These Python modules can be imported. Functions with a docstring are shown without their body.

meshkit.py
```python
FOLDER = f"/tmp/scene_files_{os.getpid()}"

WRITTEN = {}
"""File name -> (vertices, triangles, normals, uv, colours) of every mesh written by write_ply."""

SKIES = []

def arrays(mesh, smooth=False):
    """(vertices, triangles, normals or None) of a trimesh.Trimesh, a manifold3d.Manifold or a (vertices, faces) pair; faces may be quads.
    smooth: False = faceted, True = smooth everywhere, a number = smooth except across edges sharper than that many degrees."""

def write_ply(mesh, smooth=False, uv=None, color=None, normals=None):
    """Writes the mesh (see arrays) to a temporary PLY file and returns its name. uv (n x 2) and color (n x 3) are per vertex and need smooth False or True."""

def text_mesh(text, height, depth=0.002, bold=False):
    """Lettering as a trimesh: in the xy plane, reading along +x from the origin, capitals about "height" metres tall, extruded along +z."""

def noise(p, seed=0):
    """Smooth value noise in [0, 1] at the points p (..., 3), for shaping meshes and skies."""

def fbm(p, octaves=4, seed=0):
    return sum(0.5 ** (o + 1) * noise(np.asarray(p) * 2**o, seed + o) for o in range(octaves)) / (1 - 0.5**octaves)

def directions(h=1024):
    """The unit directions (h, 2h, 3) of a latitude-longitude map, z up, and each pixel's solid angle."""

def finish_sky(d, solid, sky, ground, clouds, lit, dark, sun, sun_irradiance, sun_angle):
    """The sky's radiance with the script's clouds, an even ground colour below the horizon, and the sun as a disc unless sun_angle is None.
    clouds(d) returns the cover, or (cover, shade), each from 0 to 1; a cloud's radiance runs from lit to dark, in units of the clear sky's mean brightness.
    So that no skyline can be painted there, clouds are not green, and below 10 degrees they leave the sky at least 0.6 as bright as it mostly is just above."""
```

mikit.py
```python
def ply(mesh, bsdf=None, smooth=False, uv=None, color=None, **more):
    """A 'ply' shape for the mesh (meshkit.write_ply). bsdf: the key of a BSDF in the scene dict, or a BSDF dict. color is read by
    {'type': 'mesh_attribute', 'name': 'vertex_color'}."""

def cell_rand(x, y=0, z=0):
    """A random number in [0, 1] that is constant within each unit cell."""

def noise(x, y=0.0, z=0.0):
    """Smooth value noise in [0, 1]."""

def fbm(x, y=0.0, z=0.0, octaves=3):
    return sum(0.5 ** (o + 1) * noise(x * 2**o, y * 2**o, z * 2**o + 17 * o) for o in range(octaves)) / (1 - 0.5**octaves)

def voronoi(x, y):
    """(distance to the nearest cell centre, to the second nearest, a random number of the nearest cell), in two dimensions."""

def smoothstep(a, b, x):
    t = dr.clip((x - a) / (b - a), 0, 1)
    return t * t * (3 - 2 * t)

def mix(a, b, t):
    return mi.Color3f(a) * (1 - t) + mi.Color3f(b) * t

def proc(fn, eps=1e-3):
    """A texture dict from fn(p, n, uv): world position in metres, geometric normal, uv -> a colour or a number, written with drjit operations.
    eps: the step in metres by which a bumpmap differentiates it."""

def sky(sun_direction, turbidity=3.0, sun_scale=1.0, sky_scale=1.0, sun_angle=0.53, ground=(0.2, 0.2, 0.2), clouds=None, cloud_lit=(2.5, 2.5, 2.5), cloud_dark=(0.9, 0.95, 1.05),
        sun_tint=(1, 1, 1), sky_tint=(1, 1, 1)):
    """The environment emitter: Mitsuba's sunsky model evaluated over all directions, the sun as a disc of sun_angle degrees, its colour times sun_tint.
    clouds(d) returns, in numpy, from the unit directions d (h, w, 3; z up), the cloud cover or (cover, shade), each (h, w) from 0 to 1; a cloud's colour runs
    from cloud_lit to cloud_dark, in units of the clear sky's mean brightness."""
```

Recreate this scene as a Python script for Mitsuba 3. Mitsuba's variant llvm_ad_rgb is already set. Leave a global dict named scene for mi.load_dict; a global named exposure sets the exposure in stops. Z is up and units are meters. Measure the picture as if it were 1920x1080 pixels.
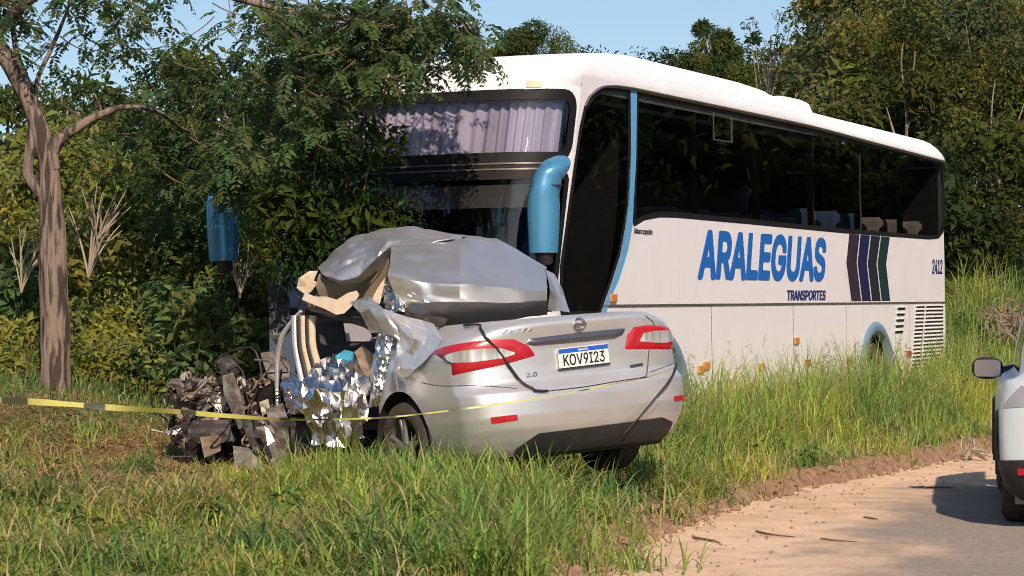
import math
import numpy as np, trimesh, mitsuba as mi, drjit as dr, mikit, meshkit
from mikit import noise, fbm, smoothstep, mix, proc
from scipy.interpolate import RectBivariateSpline, PchipInterpolator
from scipy.spatial.transform import Rotation
from shapely.geometry import Polygon, box as sbox, Point
from shapely.ops import unary_union

T = mi.ScalarTransform4f
scene, labels = {}, {}
# ------------------------------------------------------------------ camera, sky, exposure
H, PITCH, FPX = 1.45, 0.007, 4719.0            # eye height, upward tilt, focal length in pixels of a 1920 px wide picture
scene['camera'] = {'type': 'perspective', 'fov': math.degrees(2 * math.atan(960 / FPX)), 'fov_axis': 'x', 'near_clip': 0.1, 'far_clip': 3000.0,
                   'to_world': T().look_at(origin=[0, 0, H], target=[0, math.cos(PITCH), H + math.sin(PITCH)], up=[0, 0, 1])}
az, el = math.radians(11.0), math.radians(36.0)
SUN = [math.sin(az) * math.cos(el), -math.cos(az) * math.cos(el), math.sin(el)]
scene['sky'] = mikit.sky(SUN, turbidity=3.0, sun_tint=(1.0, 1.005, 1.12), sky_scale=1.12)
labels['sky'] = {'kind': 'structure'}
exposure = 1.78


# ------------------------------------------------------------------ helpers
def P(px, py, d):
    """The point that stands d metres ahead on the line of sight measured at (px, py) on the 1920 x 1080 photograph."""
    u, w = (px - 960) / FPX * d, (540 - py) / FPX * d
    return np.array([u, d * math.cos(PITCH) - w * math.sin(PITCH), H + d * math.sin(PITCH) + w * math.cos(PITCH)])


class Pose:
    def __init__(self, t, yaw, pitch=0.0, roll=0.0):
        self.t, self.r = np.array(t, float), Rotation.from_euler('ZYX', [yaw, pitch, roll])

    def __call__(self, L):
        L = np.asarray(L, float)
        return (self.r.apply(L.reshape(-1, 3)) + self.t).reshape(L.shape)

    def inv(self, W):
        W = np.asarray(W, float)
        return self.r.inv().apply(W.reshape(-1, 3) - self.t).reshape(W.shape)


BUS = Pose((.3531, 19.4536, .0673), 1.1527, -.0037, -.0149)     # local x back along the bus, y to its off side, z up; near side at y = 0
CAR = Pose((.5869, 16.583, .3154), .5617, -.0674, -.0779)       # local x to the right seen from behind, y forward, z up
HATCH = Pose((4.02, 16.02, .0), math.radians(-10.3))

counts = {}


def number(key):
    n = counts.get(key, -1) + 1
    counts[key] = n
    return key if n == 0 else f'{key}_{n:03d}'


def obj(key, mesh, mat, label=None, cat=None, group=None, kind=None, smooth=False, color=None, uv=None):
    key = number(key)
    scene[key] = mikit.ply(mesh, mat, smooth=smooth, color=color, uv=uv)
    tag(key, label, cat, group, kind)
    return key


def tag(key, label=None, cat=None, group=None, kind=None):
    e = {k: v for k, v in (('label', label), ('category', cat), ('group', group), ('kind', kind)) if v}
    if e:
        labels[key] = e


def cat(ms):
    """Joins (vertices, triangles) pairs."""
    ms = [(np.asarray(m.vertices), np.asarray(m.faces)) if hasattr(m, 'faces') else m for m in ms]
    off = np.cumsum([0] + [len(m[0]) for m in ms])
    return np.vstack([m[0] for m in ms]), np.vstack([np.asarray(m[1]) + o for m, o in zip(ms, off)])


def grid(A, close=False):
    """A (r, c, 3) array of points as a mesh."""
    A = np.asarray(A, float)
    r, c = A.shape[:2]
    i, j = np.meshgrid(np.arange(r - 1), np.arange(c if close else c - 1), indexing='ij')
    k = (j + 1) % c
    q = np.stack([i * c + j, i * c + k, (i + 1) * c + k, (i + 1) * c + j], -1).reshape(-1, 4)
    return A.reshape(-1, 3), np.vstack([q[:, [0, 1, 2]], q[:, [0, 2, 3]]])


def spline(pts, n):
    pts = np.asarray(pts, float)
    t = np.linspace(0, 1, len(pts))
    return PchipInterpolator(t, pts, axis=0)(np.linspace(0, 1, n))


def tube(pts, rad, sides=8, n=None, lump=0.0, seed=0, flat=1.0):
    """A tapered tube through the points; lump roughens it, flat squeezes it in one direction."""
    if n:
        rad = spline(np.asarray(rad, float)[:, None] * np.ones((1, 1)) if np.ndim(rad) else np.full((len(pts), 1), rad), n)[:, 0]
        pts = spline(pts, n)
    pts = np.asarray(pts, float)
    rad = np.broadcast_to(np.asarray(rad, float), (len(pts),))
    t = np.gradient(pts, axis=0)
    t /= np.linalg.norm(t, axis=1, keepdims=True) + 1e-12
    ref = np.array([0.3, 0.2, 1.0]) if abs(t[0, 2]) < .9 else np.array([1.0, .2, 0])
    a = np.cross(t, ref); a /= np.linalg.norm(a, axis=1, keepdims=True) + 1e-12
    b = np.cross(t, a)
    ang = np.arange(sides) * 2 * np.pi / sides
    A = pts[:, None] + rad[:, None, None] * (np.cos(ang)[None, :, None] * a[:, None] + flat * np.sin(ang)[None, :, None] * b[:, None])
    if lump:
        A = A + (A - pts[:, None]) * lump * (meshkit.fbm(A * [14, 14, 3], 3, seed)[..., None] - .5) * 2
    v, f = grid(A, True)
    m = len(v)
    v = np.vstack([v, pts[:1], pts[-1:]])
    i = np.arange(sides); j = (i + 1) % sides
    f = np.vstack([f, np.c_[j, i, i * 0 + m], np.c_[i + m - sides, j + m - sides, i * 0 + m + 1]])
    return v, f


def bx(x0, x1, y0, y1, z0, z1, bev=0.0):
    """A box with bevelled edges."""
    e = [x1 - x0, y1 - y0, z1 - z0]
    if bev:
        import manifold3d as m3
        b = min(bev, min(e) * .3)
        pts = []
        for sx in (0, 1):
            for sy in (0, 1):
                for sz in (0, 1):
                    for ax in range(3):
                        p = np.array([x0 + b + sx * (e[0] - 2 * b), y0 + b + sy * (e[1] - 2 * b), z0 + b + sz * (e[2] - 2 * b)])
                        p[ax] += b * (2 * (sx, sy, sz)[ax] - 1)
                        pts.append(p)
        h = trimesh.convex.convex_hull(np.array(pts))
        return np.array(h.vertices), np.array(h.faces)
    m = trimesh.creation.box(extents=e)
    return np.array(m.vertices) + [(x0 + x1) / 2, (y0 + y1) / 2, (z0 + z1) / 2], np.array(m.faces)


def poly_mesh(poly, edge):
    """A flat polygon as triangles no longer than edge."""
    out = []
    for g in getattr(poly, 'geoms', [poly]):
        if g.is_empty or g.area < 1e-7:
            continue
        # cut into cells first so that the triangles stay well shaped
        x0, y0, x1, y1 = g.bounds
        nx, ny = max(1, int(np.ceil((x1 - x0) / edge))), max(1, int(np.ceil((y1 - y0) / edge)))
        for i in range(nx):
            for j in range(ny):
                c = g.intersection(sbox(x0 + (x1 - x0) * i / nx, y0 + (y1 - y0) * j / ny, x0 + (x1 - x0) * (i + 1) / nx, y0 + (y1 - y0) * (j + 1) / ny))
                for h in getattr(c, 'geoms', [c]):
                    if h.geom_type == 'Polygon' and h.area > 1e-9:
                        v, f = trimesh.creation.triangulate_polygon(h, engine='earcut')
                        out.append((np.c_[v, np.zeros(len(v))], f))
    v, f = cat(out)
    m = trimesh.Trimesh(v, f, process=False)
    m.merge_vertices(digits_vertex=5)
    return np.array(m.vertices)[:, :2], np.array(m.faces)


def smooth_poly(pts, r):
    return Polygon(pts).buffer(-r).buffer(2 * r).buffer(-r)


def on_front(v2, fn, poly_edge):
    v, f = poly_mesh(v2, poly_edge)
    return fn(v), f


def sheet(ctrl, nr, nc):
    """A smooth sheet through an (r, c, 3) grid of points."""
    ctrl = np.asarray(ctrl, float)
    r, c = ctrl.shape[:2]
    u, v = np.linspace(0, 1, r), np.linspace(0, 1, c)
    U, V = np.linspace(0, 1, nr), np.linspace(0, 1, nc)
    return np.stack([RectBivariateSpline(u, v, ctrl[..., k], kx=min(3, r - 1), ky=min(3, c - 1))(U, V) for k in range(3)], -1)


def psheet(rows, nr=24, nc=24, dent=0.0, freq=5.0, seed=0, crease=0.0):
    """A sheet through measured points (px, py, metres), dented by noise; crease gives sharp folds."""
    A = sheet([[P(*p) for p in row] for row in rows], nr, nc)
    if dent:
        A = A + dent * np.stack([meshkit.fbm(A * freq, 3, seed + 7 * k) - .5 for k in range(3)], -1) * 2
    if crease:
        n = np.abs(meshkit.noise(A * freq * 1.3, seed + 90) - .5) + .6 * np.abs(meshkit.noise(A * freq * 3.1, seed + 91) - .5)
        A = A + crease * (n[..., None] - .3) * np.array([-.3, -1.0, .35])
    return grid(A)


def prand(a, b, rng, n=None):
    return rng.uniform(a, b, n)


def leaf_cards(c, d, n, L, W, lift=.25):
    """Leaves folded along the midrib: base c, direction d, face normal n, length L, width W -> (vertices, triangles), 4 vertices a leaf."""
    s = np.cross(d, n); s /= np.linalg.norm(s, axis=1, keepdims=True) + 1e-9
    n = np.cross(s, d)
    L, W = np.broadcast_to(L, (len(c),))[:, None], np.broadcast_to(W, (len(c),))[:, None]
    m = c + d * L * .45 + n * W * lift
    v = np.stack([c, m - s * W * .5, c + d * L - n * L * .12, m + s * W * .5], 1).reshape(-1, 3)
    k = np.arange(len(c))[:, None] * 4
    f = np.stack([np.c_[k, k + 1, k + 2], np.c_[k, k + 2, k + 3]], 1).reshape(-1, 3)
    return v, f


def unit(v):
    return v / (np.linalg.norm(v, axis=-1, keepdims=True) + 1e-9)


def blob_leaves(rng, centers, radii, per, L, droop=.25, shell=.5, aspect=.45):
    """Leaves through lumpy clumps; returns cards and the clump number of every leaf."""
    centers, radii = np.asarray(centers, float), np.asarray(radii, float)
    if radii.ndim == 1:
        radii = np.repeat(radii[:, None], 3, 1) * [1, 1, .8]
    k = np.repeat(np.arange(len(centers)), per)
    u = unit(rng.normal(size=(len(k), 3)))
    r = shell + (1 - shell) * rng.random(len(k)) ** .6
    lump = .65 + .7 * meshkit.fbm(centers[k] * 3.1 + u * 1.7, 3, 5)
    c = centers[k] + u * radii[k] * (r * lump)[:, None]
    n = unit(u * .5 + rng.normal(size=u.shape) * .55 + [0.05, -.1, .55])
    d = unit(rng.normal(size=u.shape) + u * .6 - [0, 0, droop])
    d = unit(d - n * (d * n).sum(1, keepdims=True) * .8)
    size = L * rng.uniform(.6, 1.3, len(k)) * rng.choice([.62, .85, 1.0, 1.3, 1.6], len(centers))[k]
    return leaf_cards(c, d, n, size, size * aspect), k, c


def tints(rng, k, base, spread=.25, hue=((1, 1, 1),), verts=4, blob=.2):
    """A colour for every vertex: a hue per clump, jitter per leaf."""
    hue = np.asarray(hue, float)
    kb = k.max() + 1
    per_blob = hue[rng.integers(0, len(hue), kb)] * rng.uniform(1 - blob, 1 + blob, (kb, 1))
    c = np.asarray(base) * per_blob[k] * rng.uniform(1 - spread, 1 + spread, (len(k), 1)) * (1 + rng.normal(0, .07, (len(k), 3)))
    return np.repeat(np.clip(c, .004, .9), verts, 0)


# ------------------------------------------------------------------ materials
def mat(name, d):
    scene[name] = d
    return name


def prin(name, col, rough=.5, metal=0.0, **k):
    c = col if isinstance(col, dict) else {'type': 'rgb', 'value': list(col)}
    r = rough
    return mat(name, {'type': 'twosided', 'b': {'type': 'principled', 'base_color': c, 'roughness': r, 'metallic': metal, **k}})


def leafmat(name, trans=.7, rough=.5):
    return mat(name, {'type': 'principledthin', 'base_color': {'type': 'mesh_attribute', 'name': 'vertex_color'}, 'roughness': rough, 'diff_trans': trans, 'spec_trans': 0.0, 'eta': 1.4})


def dusty(p, n, uv):
    m = fbm(p.x * 3, p.y * 3, p.z * 5, 3)
    low = smoothstep(1.5, .3, p.z + .5 * m)
    streak = smoothstep(.55, .8, noise(p.x * 22, p.y * 22, p.z * 1.2)) * .25
    c = mix((.775, .765, .81), (.72, .675, .66), low * .5 + .10 * m)
    return mix(c, (.62, .56, .5), streak * smoothstep(.3, .8, m))


prin('bus_white', proc(dusty), .28, 0.0, clearcoat=.6, clearcoat_gloss=.9)
prin('bus_roof_white', proc(lambda p, n, uv: mix((.81, .80, .82), (.68, .64, .60), .35 * smoothstep(.4, .8, fbm(p.x * 2.3, p.y * 2.3, p.z * 3, 4)))), .35)
prin('blue_paint', (.075, .29, .50), .27, .35, clearcoat=.8)
prin('stripe_blue', (.13, .36, .62), .3, 0, clearcoat=.5)
prin('letter_blue', (.015, .13, .47), .4)
prin('navy', (.012, .025, .12), .4)
prin('stripe_plum', (.035, .022, .04), .35)
prin('stripe_night', (.012, .018, .07), .35)
prin('stripe_coal', (.018, .02, .03), .35)
prin('stripe_teal', (.012, .035, .04), .35)
prin('black_rubber', (.012, .012, .013), .55, specular=.15)
prin('black_plastic', proc(lambda p, n, uv: mi.Color3f(.022, .022, .024) * (.7 + .9 * fbm(p.x * 9, p.y * 9, p.z * 9, 3))), .48)
prin('dark_rail', (.10, .085, .08), .4)
prin('vent_grey', (.055, .055, .06), .6)
prin('white_line', (.75, .75, .75), .4)
prin('tyre', proc(lambda p, n, uv: mix((.02, .02, .02), (.14, .11, .08), .6 * fbm(p.x * 12, p.y * 12, p.z * 12, 3))), .85)
prin('rim_grey', (.30, .29, .28), .45, .7)
prin('dusty_hub', (.30, .25, .21), .7)
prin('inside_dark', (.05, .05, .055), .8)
prin('liner', (.20, .19, .18), .8)
prin('seat_blue', (.018, .022, .04), .9)
prin('cover_cream', (.75, .70, .60), .9)
prin('cover_blue', (.16, .27, .50), .9)
prin('curtain', proc(lambda p, n, uv: mi.Color3f(.36, .335, .46) * (.62 + .5 * noise(p.x * 17 - p.y * 8, 0., p.z * .7))), .9, 0, sheen=.5)
prin('visor', (.62, .60, .58), .7)
mat('tinted_glass', {'type': 'thindielectric', 'specular_transmittance': {'type': 'rgb', 'value': [.38, .38, .38]}})
mat('clear_glass', {'type': 'thindielectric', 'specular_transmittance': {'type': 'rgb', 'value': [.86, .86, .86]}})
mat('dark_glass', {'type': 'thindielectric', 'specular_transmittance': {'type': 'rgb', 'value': [.22, .22, .23]}})
prin('amber', (.42, .30, .17), .3, 0, clearcoat=1.0)
prin('orange_lamp', (.55, .22, .06), .3, 0, clearcoat=1.0)
prin('red_marker', (.40, .012, .02), .3, 0, clearcoat=1.0)


def flakes(p, n, uv):
    d = fbm(p.x * 5, p.y * 5, p.z * 8, 4)
    low = smoothstep(.75, .2, p.z + .25 * d)
    c = mi.Color3f(.72, .71, .715) * (.88 + .2 * d)
    c = mix(c, (.34, .29, .23), .45 * low * smoothstep(.3, .7, d))
    scr = .5 * smoothstep(.74, .9, noise(p.x * 8, p.y * 8, p.z * 130)) * smoothstep(.5, .7, fbm(p.x * 3, p.y * 3, p.z * 3, 2))
    return mix(c, (.25, .24, .23), .6 * scr)


prin('silver', proc(flakes), .33, .62, clearcoat=.7, clearcoat_gloss=.95)
prin('silver_scuffed', proc(lambda p, n, uv: mix((.60, .60, .60), (.36, .34, .31), smoothstep(.5, .75, fbm(p.x * 11, p.y * 11, p.z * 11, 4)))), .38, .7)
prin('roof_silver', proc(flakes), .36, .82, clearcoat=.5)
mat('foil', {'type': 'twosided', 'b': {'type': 'roughconductor', 'material': 'Al', 'alpha': .2, 'specular_reflectance': {'type': 'rgb', 'value': [.80, .79, .80]}}})
prin('bare_steel', proc(lambda p, n, uv: mix((.42, .41, .40), (.20, .15, .11), smoothstep(.45, .8, fbm(p.x * 14, p.y * 14, p.z * 14, 4)))), .42, .75)
prin('scrap_grey', proc(lambda p, n, uv: mix((.20, .18, .17), (.07, .055, .045), smoothstep(.35, .75, fbm(p.x * 13, p.y * 13, p.z * 13, 4)))), .6, .15)
prin('scrap_tan', proc(lambda p, n, uv: mix((.30, .22, .16), (.12, .09, .065), smoothstep(.35, .75, fbm(p.x * 13, p.y * 13, p.z * 13, 4)))), .75)
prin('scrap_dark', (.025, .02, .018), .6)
prin('beige_trim', proc(lambda p, n, uv: mi.Color3f(.62, .50, .37) * (.85 + .25 * fbm(p.x * 20, p.y * 20, p.z * 20, 2))), .8)
prin('headliner', (.20, .165, .115), .9)
prin('red_lens', proc(lambda p, n, uv: mi.Color3f(.42, .010, .02) * (.8 + .35 * noise(p.x * 40, p.y * 40, p.z * 60))), .18, 0, clearcoat=1.0)
prin('clear_lens', proc(lambda p, n, uv: mi.Color3f(.70, .68, .67) * (.55 + .6 * noise(p.x * 55, p.y * 55, p.z * 8))), .14, .45, clearcoat=1.0)
prin('chrome', (.62, .62, .64), .12, 1.0)
prin('garnish', (.20, .20, .23), .22, .8, clearcoat=1.0)
prin('plate_white', (.80, .80, .74), .4)
prin('plate_blue', (.02, .10, .48), .4)
prin('ink', (.02, .02, .02), .5)
prin('teal_cloth', (.03, .22, .34), .8)
prin('lit_pane', (.30, .30, .34), .3)


def hatch_paint(p, n, uv):
    return mi.Color3f(.66, .71, .70) * (.94 + .1 * fbm(p.x * 4, p.y * 4, p.z * 4, 2))


prin('pale_green_paint', proc(hatch_paint), .3, .25, clearcoat=1.0)
prin('pane_black', (.01, .011, .013), .06, 0, specular=.6)
prin('mirror_glass', (.75, .75, .82), .05, 1.0)


def bark(p, n, uv):
    g = fbm(p.x * 30, p.y * 30, p.z * 3.2, 4)
    f = smoothstep(.40, .56, g)
    c = mix((.05, .036, .028), (.22, .165, .132), f)
    return mix(c, (.28, .22, .18), .6 * smoothstep(.55, .8, fbm(p.x * 9, p.y * 9, p.z * 2, 3)))


scene['bark'] = {'type': 'bumpmap', 'arbitrary': proc(lambda p, n, uv: .03 * fbm(p.x * 30, p.y * 30, p.z * 3.2, 4), 2e-3), 'scale': 1.0,
                 'bsdf': {'type': 'principled', 'base_color': proc(bark), 'roughness': .85}}
prin('pale_bark', proc(lambda p, n, uv: mix((.27, .22, .17), (.13, .09, .065), smoothstep(.4, .75, fbm(p.x * 20, p.y * 20, p.z * 5, 3)))), .85)
prin('dead_wood', (.36, .30, .225), .9)
prin('twig_brown', (.16, .10, .06), .9)
leafmat('leaf', .95); leafmat('leaf_gloss', .7, .36); leafmat('grass_leaf', 1.0, .5)
prin('tape_yellow', proc(lambda p, n, uv: mix((.50, .47, .13), (.07, .075, .045), smoothstep(.54, .64, noise(uv.x * 8.0, 3.0)))), .4)


def soil(p, n, uv):
    g = fbm(p.x * 1.1, p.y * 1.1, 0., 4)
    f = fbm(p.x * 22, p.y * 22, 4., 3)
    c = mix((.085, .085, .032), (.20, .135, .075), smoothstep(.38, .66, g))
    c = c * (.6 + .8 * f)
    edge = smoothstep(.40, .02, uv.y + .3 * (f - .5))
    return mix(c, mi.Color3f(.26, .165, .11) * (.45 + 1.0 * f), edge)


def road_col(p, n, uv):
    g = fbm(p.x * 1.3, p.y * .8, 2., 4)
    f = fbm(p.x * 45, p.y * 45, 0., 3)
    q = fbm(p.x * 5, p.y * 5, 9., 3)
    sand = mix((.435, .315, .22), (.36, .255, .175), smoothstep(.35, .75, q)) * (.8 + .4 * f)
    tar = mi.Color3f(.155, .138, .122) * (.72 + .56 * f)
    a = smoothstep(1.75, .75, uv.y + 1.5 * (g - .5) + .35 * (q - .5))
    return mix(tar, sand, .12 + .88 * a)


scene['soil'] = {'type': 'bumpmap', 'arbitrary': proc(lambda p, n, uv: .03 * fbm(p.x * 25, p.y * 25, p.z * 25, 3), 4e-3), 'scale': 1.0,
                 'bsdf': {'type': 'principled', 'base_color': proc(soil), 'roughness': .95, 'specular': .2}}
scene['road_surface'] = {'type': 'bumpmap', 'arbitrary': proc(lambda p, n, uv: .004 * fbm(p.x * 60, p.y * 60, 0., 3), 3e-3), 'scale': 1.0,
                         'bsdf': {'type': 'principled', 'base_color': proc(road_col), 'roughness': .9, 'specular': .3}}
prin('hill_green', proc(lambda p, n, uv: mix((.03, .045, .02), (.06, .07, .03), fbm(p.x * .3, p.y * .3, p.z * .3, 4))), .95)

# ------------------------------------------------------------------ ground and road
EDGE = PchipInterpolator([-40, 0, 9, 13.5, 16, 18.4, 20.6, 22.3, 24.9, 32, 45, 80, 160], [-8, -1.5, -.15, .43, .98, 1.72, 2.62, 3.5, 4.8, 8.4, 13.6, 25, 52])
_ty = np.linspace(-40, 160, 4001)
_tan = np.gradient(EDGE(_ty), _ty)


def s_edge(x, y):
    """Metres from the road's edge, positive on the verge."""
    return (EDGE(np.clip(y, -40, 160)) - x) / np.sqrt(1 + np.interp(y, _ty, _tan) ** 2)


def s_rag(x, y):
    """The same with the broken edge of the bank worked in."""
    p = np.stack([np.asarray(x, float), np.asarray(y, float), np.asarray(x, float) * 0], -1)
    return s_edge(x, y) + .34 * (meshkit.fbm(p * 1.15, 3, 71) - .52) + .12 * (meshkit.fbm(p * 5.0, 3, 72) - .5)


def sm(a, b, x):
    t = np.clip((x - a) / (b - a), 0, 1)
    return t * t * (3 - 2 * t)


def hgt(x, y):
    x, y = np.asarray(x, float), np.asarray(y, float)
    s = s_edge(x, y)
    p = np.stack([x, y, x * 0], -1)
    rough = (meshkit.fbm(p * 2.2, 4, 3) - .5)
    q = s_rag(x, y)
    h = (.075 + .09 * meshkit.fbm(p * .9, 3, 17)) * sm(-.02, .16, q) + .045 * np.clip(s - .3, 0, 8) + rough * .10 * sm(.0, .6, s)
    h += 1.25 * sm(28, 35, y) * sm(.6, 2.6, s) + .03 * np.clip(y - 36, 0, 30) * sm(1, 5, s)
    h += .42 * sm(-1.9, -3.6, x) * sm(17.8, 20.4, y)
    far = -s - 9.2
    h += .12 * sm(-.2, .3, far) + .05 * np.clip(far, 0, 20)
    return np.where((q < -.03) & (far < -.2), -.03 + 0 * h, h - .03 * sm(.1, -.03, q))


def axis(parts):
    return np.concatenate([np.linspace(a, b, n, endpoint=False) for a, b, n in parts])


gx = axis([(-90, -20, 14), (-20, -5, 40), (-5, 5.5, 260), (5.5, 14, 60), (14, 120, 40)])
gy = axis([(-50, 8, 30), (8, 12, 30), (12, 27, 300), (27, 42, 70), (42, 240, 50)])
X, Y = np.meshgrid(gx, gy)
A = np.stack([X, Y, hgt(X, Y)], -1)
uvs = np.stack([X, s_rag(X, Y)], -1).reshape(-1, 2)
obj('ground', grid(A), 'soil', kind='structure', smooth=True, uv=uvs, label='grassy red soil verge beside the road')
ry = np.linspace(-40, 150, 700)
rt = np.concatenate([np.linspace(-.42, .6, 12), np.linspace(.8, 9.2, 24)])
nx_ = 1 / np.sqrt(1 + np.interp(ry, _ty, _tan) ** 2); ny_ = -np.interp(ry, _ty, _tan) * nx_
A = np.stack([EDGE(ry)[:, None] + rt[None] * nx_[:, None], ry[:, None] + rt[None] * ny_[:, None], np.zeros((len(ry), len(rt))) + .0 * rt[None]], -1)
obj('road', grid(A), 'road_surface', kind='structure', uv=np.stack([A[..., 1], np.broadcast_to(rt, A.shape[:2])], -1).reshape(-1, 2), smooth=True,
    label='grey asphalt road with a sandy shoulder')

# ------------------------------------------------------------------ coach
tag('coach', 'long white passenger coach with blue lettering on its side and a light blue mirror', 'bus')
BL, BW = 12.25, 2.5                                      # length behind the windscreen corner, width


def bus(key, mesh, m, smooth=False, **k):
    v, f = (np.asarray(mesh.vertices), mesh.faces) if hasattr(mesh, 'faces') else mesh
    return obj('coach__' + key, (BUS(v), np.asarray(f)), m, smooth=smooth, **k)


def side(v2, off=0.0):
    return np.c_[v2[:, 0], np.full(len(v2), -off), v2[:, 1]]


def rake(z):
    z = np.asarray(z, float)
    return .05 + .33 * .12 * np.log1p(np.exp(np.clip((z - 1.44) / .12, -40, 40)))


tv = np.sin(np.linspace(-1, 1, 4001) * np.pi / 2)
tv = np.sign(tv) * np.abs(tv)
wv = np.sqrt(np.maximum(1 - np.abs(tv) ** 4, 0))
FB = .5
f_ly, f_lx = 1.25 + 1.25 * tv, -FB * wv
f_s = np.r_[0, np.cumsum(np.hypot(np.diff(f_ly), np.diff(f_lx)))]
FS = f_s[-1] / 2
f_s = f_s - FS
f_nx, f_ny = -np.gradient(f_ly, f_s), np.gradient(f_lx, f_s)     # outward normal in plan


def front(v2, off=0.0):
    """Points (arc length round the nose, height) on the coach's front."""
    s, z = v2[:, 0], v2[:, 1]
    return np.c_[np.interp(s, f_s, f_lx) + rake(z) + off * np.interp(s, f_s, f_nx), np.interp(s, f_s, f_ly) + off * np.interp(s, f_s, f_ny), z]


driver_win = smooth_poly([(.10, 1.36), (.12, 1.69), (.25, 2.02), (.42, 2.45), (.56, 2.79), (.67, 2.97), (.85, 3.08), (1.06, 3.15), (1.42, 3.18), (1.66, 3.185), (1.63, 2.59), (1.57, 2.23),
                          (1.49, 2.03), (1.36, 1.79), (1.18, 1.59), (.96, 1.37), (.90, 1.30), (.14, 1.30)], .03)
main_win = smooth_poly([(1.83, 3.185), (6, 3.175), (9, 3.13), (12.12, 3.08), (12.17, 2.4), (12.08, 2.24), (11.85, 2.16), (11.4, 2.14), (7.86, 2.135), (4.6, 2.15), (2.7, 2.155), (2.3, 2.145), (1.95, 2.11),
                        (1.69, 2.045), (1.72, 2.24), (1.78, 2.6)], .03)
stripe = Polygon([(1.66, 3.19), (1.645, 2.6), (1.585, 2.23), (1.505, 2.03), (1.375, 1.79), (1.195, 1.59), (.975, 1.37), (.88, 1.27), (1.0, 1.27), (1.11, 1.41), (1.35, 1.61), (1.54, 1.83), (1.65, 2.03), (1.69, 2.24), (1.76, 2.6), (1.81, 3.19)])
ARCHES = [(2.28, .46), (9.02, .46)]
zz = np.linspace(.42, 3.22, 40)
shell = Polygon([(float(rake(z)) - .0, z) for z in zz] + [(12.1, 3.14), (12.1, .46)])
shell = Polygon([(float(rake(z)), z) for z in zz] + [(6, 3.215), (9, 3.17), (12.12, 3.115), (12.12, .44)])
for cx, cz in ARCHES:
    shell = shell.difference(Point(cx, cz).buffer(.64, 24)).difference(sbox(cx - .64, 0, cx + .64, cz))
upper = shell.difference(main_win).difference(driver_win).intersection(sbox(-1, 1.385, 13, 4))
lower = shell.difference(driver_win).intersection(sbox(-1, 0, 13, 1.372))
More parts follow.
